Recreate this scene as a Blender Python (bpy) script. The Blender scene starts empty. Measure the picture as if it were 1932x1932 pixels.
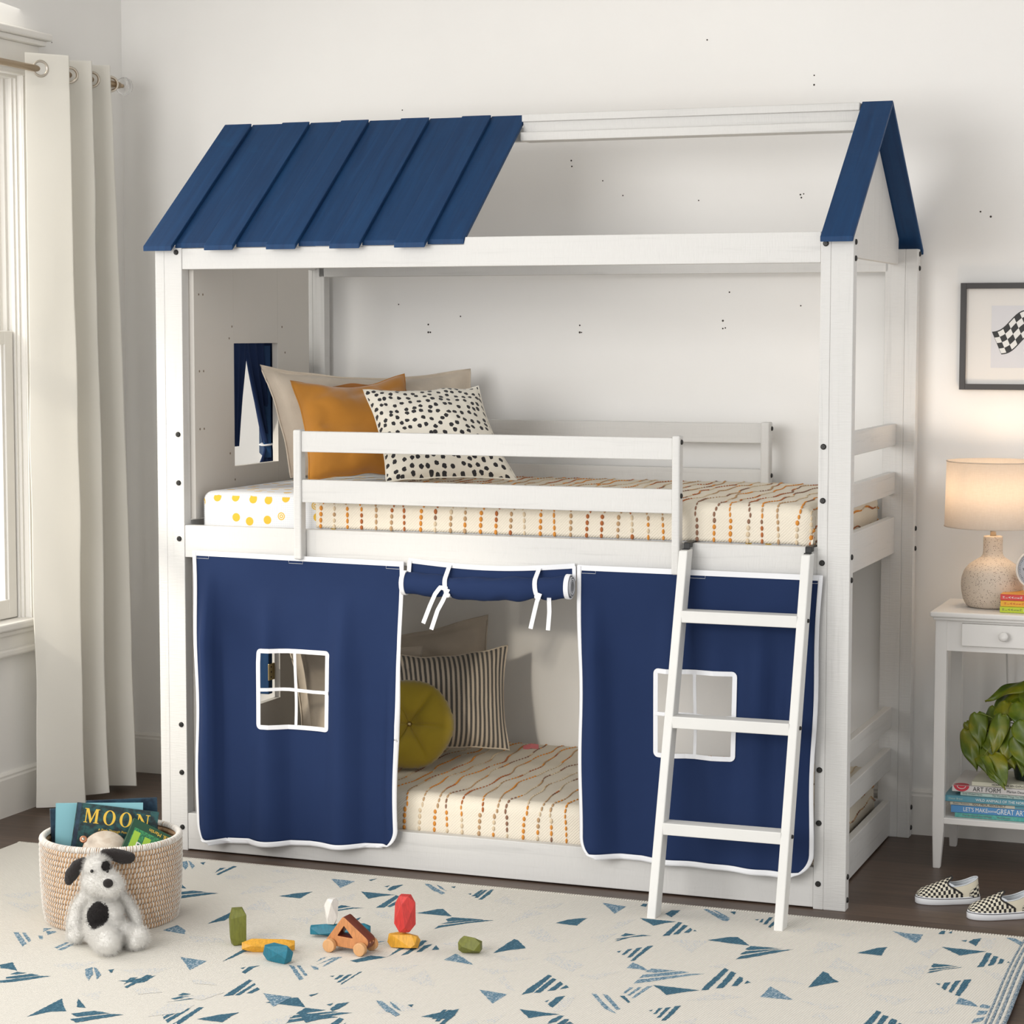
import bpy, bmesh, math, random
from mathutils import Vector, Matrix, Euler
from mathutils import noise as mn
random.seed(7)
PI = math.pi
S = bpy.context.scene
COL = S.collection

# ------------------------------------------------------------------ camera
cam_d = bpy.data.cameras.new('camera')
cam = bpy.data.objects.new('camera', cam_d)
COL.objects.link(cam)
def _rot(rx, ry, rz):
    return Matrix.Rotation(rz, 3, 'Z') @ Matrix.Rotation(rx, 3, 'X') @ Matrix.Rotation(ry, 3, 'Y')
_M = _rot(-0.0805, -0.0010, 0.3590)            # columns: right, forward, up
_r, _f, _u = _M.col[0], _M.col[1], _M.col[2]
cam.matrix_world = Matrix(((_r.x, _u.x, -_f.x, 3.2039), (_r.y, _u.y, -_f.y, -5.6128), (_r.z, _u.z, -_f.z, 1.5064), (0, 0, 0, 1)))
cam_d.sensor_width = 36.0
cam_d.lens = 36.0 * 4160.2 / 1932.0
cam_d.clip_start = 0.1
cam_d.clip_end = 60
S.camera = cam

# ------------------------------------------------------------------ world, sun, lights, exposure
w = bpy.data.worlds.new('world'); S.world = w; w.use_nodes = True
bg = w.node_tree.nodes['Background']
bg.inputs['Color'].default_value = (1.0, 0.992, 0.98, 1)
bg.inputs['Strength'].default_value = 0.92

def add_light(name, kind, loc, target, energy, color, **kw):
    d = bpy.data.lights.new(name, kind); d.energy = energy; d.color = color
    for k, v in kw.items(): setattr(d, k, v)
    o = bpy.data.objects.new(name, d); COL.objects.link(o); o.location = loc
    if target is not None:
        o.rotation_euler = (Vector(target) - Vector(loc)).to_track_quat('-Z', 'Y').to_euler()
    return o
# sunlight slanting in through the window
add_light('window_sun', 'SPOT', (-2.9, -3.9, 3.3), (-0.40, 0.0, 0.95), 900, (1.0, 0.92, 0.78), spot_size=math.radians(17), spot_blend=0.7, shadow_soft_size=0.18)
# bright hazy daylight just outside the window
add_light('window_daylight', 'AREA', (-1.30, -0.75, 1.90), (0.45, -0.85, 0.30), 44, (1.0, 0.955, 0.87), shape='RECTANGLE', size=2.3, size_y=2.0)
# big soft area lamp added in front of the bed, left of the camera
add_light('key_light', 'AREA', (-0.3, -5.2, 1.95), (1.0, 0.6, 1.15), 150, (1.0, 0.985, 0.96), shape='RECTANGLE', size=3.0, size_y=2.0)
# narrow warm spot added in front to imitate sunshine in the lower bunk
add_light('lower_bunk_spot', 'SPOT', (1.05, -5.2, 1.95), (0.76, 0.6, 0.40), 330, (1.0, 0.90, 0.74), spot_size=math.radians(10.5), spot_blend=0.5, shadow_soft_size=0.12)

S.view_settings.view_transform = 'Standard'
S.view_settings.look = 'None'
S.view_settings.gamma = 1
S.view_settings.use_curve_mapping = False
S.view_settings.exposure = 0.10

# ------------------------------------------------------------------ materials
def srgb(r, g, b):
    f = lambda c: (c / 255 / 12.92) if c / 255 <= 0.04045 else ((c / 255 + 0.055) / 1.055) ** 2.4
    return (f(r), f(g), f(b), 1)
class NT:
    def __init__(s, name):
        s.m = bpy.data.materials.new(name); s.m.use_nodes = True
        s.t = s.m.node_tree; s.n = s.t.nodes; s.b = s.n['Principled BSDF']
    def add(s, kind, **kw):
        n = s.n.new(kind)
        for k, v in kw.items():
            if k.startswith('i_'):
                key = k[2:].replace('_', ' ')
                n.inputs[int(key) if key.isdigit() else key].default_value = v
            else: setattr(n, k, v)
        return n
    def link(s, a, b): s.t.links.new(a, b)
    def coord(s, kind='Object', scale=(1, 1, 1), rot=(0, 0, 0)):
        tc = s.add('ShaderNodeTexCoord'); mp = s.add('ShaderNodeMapping')
        mp.inputs['Scale'].default_value = scale; mp.inputs['Rotation'].default_value = rot
        s.link(tc.outputs[kind], mp.inputs['Vector']); return mp.outputs['Vector']
    def noise(s, vec, scale, detail=3, rough=0.5, dist=0):
        n = s.add('ShaderNodeTexNoise'); n.inputs['Scale'].default_value = scale
        n.inputs['Detail'].default_value = detail; n.inputs['Roughness'].default_value = rough; n.inputs['Distortion'].default_value = dist
        s.link(vec, n.inputs['Vector']); return n.outputs['Fac']
    def ramp(s, fac, stops, interp='LINEAR'):
        r = s.add('ShaderNodeValToRGB'); cr = r.color_ramp; cr.interpolation = interp
        cr.elements[0].position, cr.elements[0].color = stops[0]
        cr.elements[1].position, cr.elements[1].color = stops[-1]
        for p, c in stops[1:-1]:
            e = cr.elements.new(p); e.color = c
        s.link(fac, r.inputs['Fac']); return r.outputs['Color']
    def bump(s, h, strength, dist=0.001, prev=None):
        b = s.add('ShaderNodeBump'); b.inputs['Strength'].default_value = strength; b.inputs['Distance'].default_value = dist
        s.link(h, b.inputs['Height'])
        if prev is not None: s.link(prev, b.inputs['Normal'])
        return b.outputs['Normal']
    def math(s, op, a, b=None, c=None):
        n = s.add('ShaderNodeMath', operation=op)
        for i, x in enumerate((a, b, c)):
            if x is None: continue
            if isinstance(x, (int, float)): n.inputs[i].default_value = x
            else: s.link(x, n.inputs[i])
        return n.outputs[0]
    def mix(s, fac, a, b):
        n = s.add('ShaderNodeMix', data_type='RGBA')
        for sock, x in ((n.inputs['Factor'], fac), (n.inputs['A'], a), (n.inputs['B'], b)):
            if isinstance(x, (int, float, tuple)): sock.default_value = x
            else: s.link(x, sock)
        return n.outputs['Result']
    def base(s, c):
        if isinstance(c, tuple): s.b.inputs['Base Color'].default_value = c
        else: s.link(c, s.b.inputs['Base Color'])
    def normal(s, n): s.link(n, s.b.inputs['Normal'])
    def set(s, **kw):
        for k, v in kw.items(): s.b.inputs[k.replace('_', ' ')].default_value = v
K = (0, 0, 0, 1); W1 = (1, 1, 1, 1)

def m_plain(name, col, rough=0.5, var=0.0, bump=0.0, bscale=80, **kw):
    t = NT(name); v = t.coord()
    if var:
        n = t.noise(v, 9, 4)
        t.base(t.ramp(n, [(0.3, tuple(c * (1 - var) for c in col[:3]) + (1,)), (0.7, col)]))
    else:
        n = t.noise(v, 6, 2)
        t.base(t.ramp(n, [(0.0, tuple(c * 0.97 for c in col[:3]) + (1,)), (1.0, col)]))
    t.set(Roughness=rough, **kw)
    if bump: t.normal(t.bump(t.noise(v, bscale, 4), bump, 0.002))
    return t.m
def m_whitewash(name, axis, col=(0.64, 0.633, 0.616, 1)):
    """white-washed, rough sawn pine; grain runs along axis"""
    t = NT(name)
    g = [55, 55, 55]; g[axis] = 2.2
    c = [26, 26, 26]; c[axis] = 380
    v = t.coord('Object', tuple(g)); v2 = t.coord('Object', tuple(c)); v3 = t.coord()
    n1 = t.noise(v, 1.0, 6, 0.65, 0.6); n2 = t.noise(v2, 1.0, 2); n3 = t.noise(v3, 3.2, 4, 0.6, 1.2)
    base = t.ramp(n1, [(0.30, tuple(x * 0.90 for x in col[:3]) + (1,)), (0.44, col), (1.0, tuple(min(1, x * 1.04) for x in col[:3]) + (1,))])
    knots = t.ramp(n3, [(0.70, (0, 0, 0, 1)), (0.78, (1, 1, 1, 1))])
    kn = t.math('MULTIPLY', knots, 0.28)
    t.base(t.mix(kn, base, srgb(176, 164, 146)))
    t.set(Roughness=0.5)
    b1 = t.bump(n2, 0.48, 0.0014); t.normal(t.bump(n1, 0.45, 0.0016, b1))
    return t.m
WX, WY, WZ = m_whitewash('whitewash_along', 0), m_whitewash('whitewash_across', 1), m_whitewash('whitewash_upright', 2)
def m_bluewood():
    t = NT('blue_painted_wood')
    v = t.coord('Object', (48, 3, 3)); v3 = t.coord(); v2 = t.coord('Object', (14, 90, 90))
    n1 = t.noise(v, 1.0, 5, 0.65, 0.5); n3 = t.noise(v3, 4.0, 3, 0.5, 0.8); n2 = t.noise(v2, 1.0, 2)
    a = t.ramp(n1, [(0.3, (0.003, 0.030, 0.098, 1)), (0.62, (0.005, 0.045, 0.135, 1)), (0.85, (0.008, 0.062, 0.17, 1))])
    k = t.math('MULTIPLY', t.ramp(n3, [(0.66, K), (0.80, W1)]), 0.6)
    t.base(t.mix(k, a, (0.007, 0.085, 0.21, 1)))
    t.set(Roughness=0.6); t.b.inputs['Specular IOR Level'].default_value = 0.3
    t.normal(t.bump(n1, 0.45, 0.0014, t.bump(n2, 0.2, 0.001)))
    return t.m
BLUEW = m_bluewood()
def m_fabric(name, col, rough=0.85, weave=900, strength=0.25, var=0.10, sheen=0.2, wr=0.0):
    t = NT(name); v = t.coord()
    n = t.noise(v, weave, 2); n2 = t.noise(v, 12, 3)
    c2 = tuple(c * (1 - var) for c in col[:3]) + (1,)
    t.base(t.mix(t.math('MULTIPLY', n, 0.6), t.ramp(n2, [(0.3, c2), (0.7, col)]), c2))
    t.set(Roughness=rough); t.b.inputs['Sheen Weight'].default_value = sheen
    nb = t.bump(n, strength, 0.0006)
    if wr: nb = t.bump(t.noise(v, 14, 3, 0.5, 0.5), wr, 0.01, nb)
    t.normal(nb); return t.m
NAVY = m_fabric('navy_cloth', (0.0125, 0.028, 0.088, 1), weave=1200, strength=0.1, sheen=0.0, var=0.06)
NAVY.node_tree.nodes['Principled BSDF'].inputs['Specular IOR Level'].default_value = 0.2
WHITE_TRIM = m_fabric('white_binding_tape', (0.82, 0.83, 0.86, 1), weave=1500, strength=0.15, var=0.04)
LINEN = m_fabric('beige_linen', (0.60, 0.515, 0.415, 1), weave=500, strength=0.5, var=0.20, wr=0.35)
OCHRE = m_fabric('ochre_velvet', (0.46, 0.185, 0.013, 1), weave=600, strength=0.25, var=0.16, sheen=0.35, wr=0.12)
MUSTARD = m_fabric('mustard_velvet', (0.42, 0.30, 0.012, 1), weave=600, strength=0.2, var=0.16, sheen=0.3)
BOLT = m_plain('dark_bolt_metal', (0.035, 0.034, 0.032, 1), 0.42, Metallic=0.5)
BLACK = m_plain('black_metal', (0.012, 0.012, 0.012, 1), 0.4, Metallic=0.3)
BRASS = m_plain('brass', (0.50, 0.40, 0.20, 1), 0.35, Metallic=0.9)
PAINT = m_plain('wall_paint', (0.87, 0.86, 0.84, 1), 0.75, bump=0.06, bscale=260)
TRIMP = m_plain('trim_paint', (0.79, 0.77, 0.73, 1), 0.45, bump=0.05, bscale=60)
LACQ = m_plain('white_lacquer', (0.76, 0.74, 0.71, 1), 0.35)
SPECK = m_plain('nail_hole', (0.05, 0.04, 0.035, 1), 0.9)
def m_floor():
    t = NT('dark_wood_floor'); v = t.coord('Object', (1, 1, 1))
    br = t.add('ShaderNodeTexBrick'); t.link(v, br.inputs['Vector'])
    br.offset = 0.37; br.inputs['Scale'].default_value = 1.0; br.inputs['Brick Width'].default_value = 1.35; br.inputs['Row Height'].default_value = 0.125
    br.inputs['Mortar Size'].default_value = 0.0012; br.inputs['Mortar Smooth'].default_value = 0.3; br.inputs['Bias'].default_value = 0.0
    br.inputs['Color1'].default_value = (0.074, 0.046, 0.032, 1); br.inputs['Color2'].default_value = (0.106, 0.068, 0.047, 1); br.inputs['Mortar'].default_value = (0.030, 0.020, 0.015, 1)
    g = t.noise(t.coord('Object', (3, 60, 3)), 1.0, 6, 0.7, 0.4)
    gr = t.ramp(g, [(0.25, (0.52, 0.50, 0.48, 1)), (0.55, (1, 1, 1, 1)), (0.85, (1.25, 1.2, 1.12, 1))])
    mu = t.add('ShaderNodeMix', data_type='RGBA', blend_type='MULTIPLY'); mu.inputs['Factor'].default_value = 1
    t.link(br.outputs['Color'], mu.inputs['A']); t.link(gr, mu.inputs['B'])
    t.base(mu.outputs['Result']); t.set(Roughness=0.42)
    t.normal(t.bump(g, 0.25, 0.001)); return t.m
FLOOR = m_floor()

def m_uvpattern(name, fn, rough=0.85, weave=1000):
    t = NT(name); v = t.coord('UV'); c = fn(t, v); t.base(c); t.set(Roughness=rough); t.b.inputs['Sheen Weight'].default_value = 0.15
    o = t.coord()
    t.normal(t.bump(t.noise(o, 14, 3, 0.5, 0.5), 0.12, 0.01, t.bump(t.noise(v, weave, 2), 0.25, 0.0006))); return t.m
def _dots(t, v):
    wv = t.add('ShaderNodeVectorMath', operation='ADD')
    nz = t.add('ShaderNodeTexNoise'); nz.inputs['Scale'].default_value = 160; t.link(v, nz.inputs['Vector'])
    sc = t.add('ShaderNodeVectorMath', operation='SCALE'); sc.inputs['Scale'].default_value = 0.006; t.link(nz.outputs['Color'], sc.inputs[0])
    t.link(v, wv.inputs[0]); t.link(sc.outputs[0], wv.inputs[1])
    vo = t.add('ShaderNodeTexVoronoi'); vo.voronoi_dimensions = '2D'; vo.inputs['Scale'].default_value = 42; vo.inputs['Randomness'].default_value = 0.55; t.link(wv.outputs[0], vo.inputs['Vector'])
    return t.mix(t.ramp(vo.outputs['Distance'], [(0.265, W1), (0.285, K)]), (0.74, 0.70, 0.61, 1), (0.018, 0.017, 0.02, 1))
def _stripes(t, v):
    s = t.add('ShaderNodeSeparateXYZ'); t.link(v, s.inputs[0])
    x = t.math('FRACT', t.math('MULTIPLY', s.outputs[0], 66.0))
    a = t.math('MULTIPLY', t.math('GREATER_THAN', x, 0.5), 1.0)
    n = t.noise(v, 700, 2)
    return t.mix(t.math('MULTIPLY', a, t.ramp(n, [(0.3, (0.72, 0.72, 0.72, 1)), (0.6, W1)])), (0.62, 0.53, 0.42, 1), (0.045, 0.045, 0.047, 1))
def _lemon(t, v):
    vo = t.add('ShaderNodeTexVoronoi'); vo.voronoi_dimensions = '2D'; vo.inputs['Scale'].default_value = 19; vo.inputs['Randomness'].default_value = 0.45; t.link(v, vo.inputs['Vector'])
    v2 = t.add('ShaderNodeTexVoronoi'); v2.voronoi_dimensions = '2D'; v2.inputs['Scale'].default_value = 170; v2.inputs['Randomness'].default_value = 0.0; t.link(v, v2.inputs['Vector'])
    sm = t.mix(t.ramp(v2.outputs['Distance'], [(0.14, W1), (0.2, K)]), (0.66, 0.67, 0.69, 1), (0.48, 0.52, 0.58, 1))
    sp = t.add('ShaderNodeSeparateColor'); t.link(vo.outputs['Color'], sp.inputs[0])
    on = t.math('MULTIPLY', t.ramp(vo.outputs['Distance'], [(0.225, W1), (0.245, K)]), t.math('GREATER_THAN', sp.outputs[0], 0.22))
    slice_ = t.math('LESS_THAN', sp.outputs[0], 0.40)
    ring = t.math('GREATER_THAN', t.math('SINE', t.math('MULTIPLY', vo.outputs['Distance'], 60.0)), 0.1)
    f = t.math('MULTIPLY', on, t.math('SUBTRACT', 1.0, t.math('MULTIPLY', slice_, t.math('MULTIPLY', ring, 0.85))))
    return t.mix(f, sm, (0.66, 0.40, 0.03, 1))
DOTS = m_uvpattern('dotted_cotton', _dots)
STRIPES = m_uvpattern('ticking_stripe', _stripes)
LEMON = m_uvpattern('lemon_print_sheet', _lemon)
def m_blanket():
    t = NT('cream_woven_blanket'); v = t.coord('UV')
    wv = t.add('ShaderNodeTexWave'); wv.inputs['Scale'].default_value = 75; wv.inputs['Distortion'].default_value = 1.2; wv.inputs['Detail'].default_value = 2; wv.bands_direction = 'DIAGONAL'
    t.link(v, wv.inputs['Vector'])
    n = t.noise(v, 420, 3)
    t.base(t.mix(t.math('MULTIPLY', n, 0.5), (0.80, 0.735, 0.62, 1), (0.66, 0.59, 0.47, 1))); t.set(Roughness=0.9)
    t.normal(t.bump(n, 0.35, 0.001, t.bump(wv.outputs['Fac'], 0.45, 0.0012))); return t.m
BLANKET = m_blanket()
YARN = [m_plain('yarn_' + n, c, 0.85, bump=0.4, bscale=500) for n, c in (('orange', (0.68, 0.27, 0.04, 1)), ('rust', (0.42, 0.13, 0.035, 1)), ('brown', (0.27, 0.145, 0.09, 1)), ('tan', (0.50, 0.32, 0.17, 1)), ('cream', (0.68, 0.55, 0.38, 1)))]
def m_rug(name, col, mixc=None, thr=0.5, soft=0.1, sc=260):
    t = NT(name); v = t.coord('Object', (1, 0.55, 1), (0, 0, 0.5)); v2 = t.coord()
    n = t.noise(v, sc, 3, 0.6)
    wv = t.add('ShaderNodeTexWave'); wv.inputs['Scale'].default_value = 52; wv.inputs['Distortion'].default_value = 0.6; wv.bands_direction = 'X'
    t.link(t.coord('Object', (1, 1, 1), (0, 0, 0.12)), wv.inputs['Vector'])
    c = t.mix(t.math('MULTIPLY', t.noise(v2, 5, 3), 0.35), col, tuple(x * 0.9 for x in col[:3]) + (1,))
    if mixc: c = t.mix(t.ramp(n, [(thr - soft, K), (thr + soft, W1)]), c, mixc)
    t.base(c); t.set(Roughness=0.95)
    t.normal(t.bump(t.noise(v2, 240, 2), 0.5, 0.0015, t.bump(wv.outputs['Fac'], 0.55, 0.0022))); return t.m
RUGC = (0.70, 0.67, 0.605, 1)
RUG_BASE = m_rug('rug_cream', RUGC, (0.46, 0.49, 0.53, 1), 0.735, 0.02, 330)
RUG_D = m_rug('rug_teal_blue', (0.028, 0.108, 0.168, 1), (0.10, 0.23, 0.31, 1), 0.60, 0.08)
RUG_M = m_rug('rug_mid_blue', (0.10, 0.205, 0.29, 1), (0.42, 0.50, 0.56, 1), 0.55, 0.06)
RUG_G = m_rug('rug_pale_grey', RUGC, (0.52, 0.55, 0.59, 1), 0.56, 0.05, 300)
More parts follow.
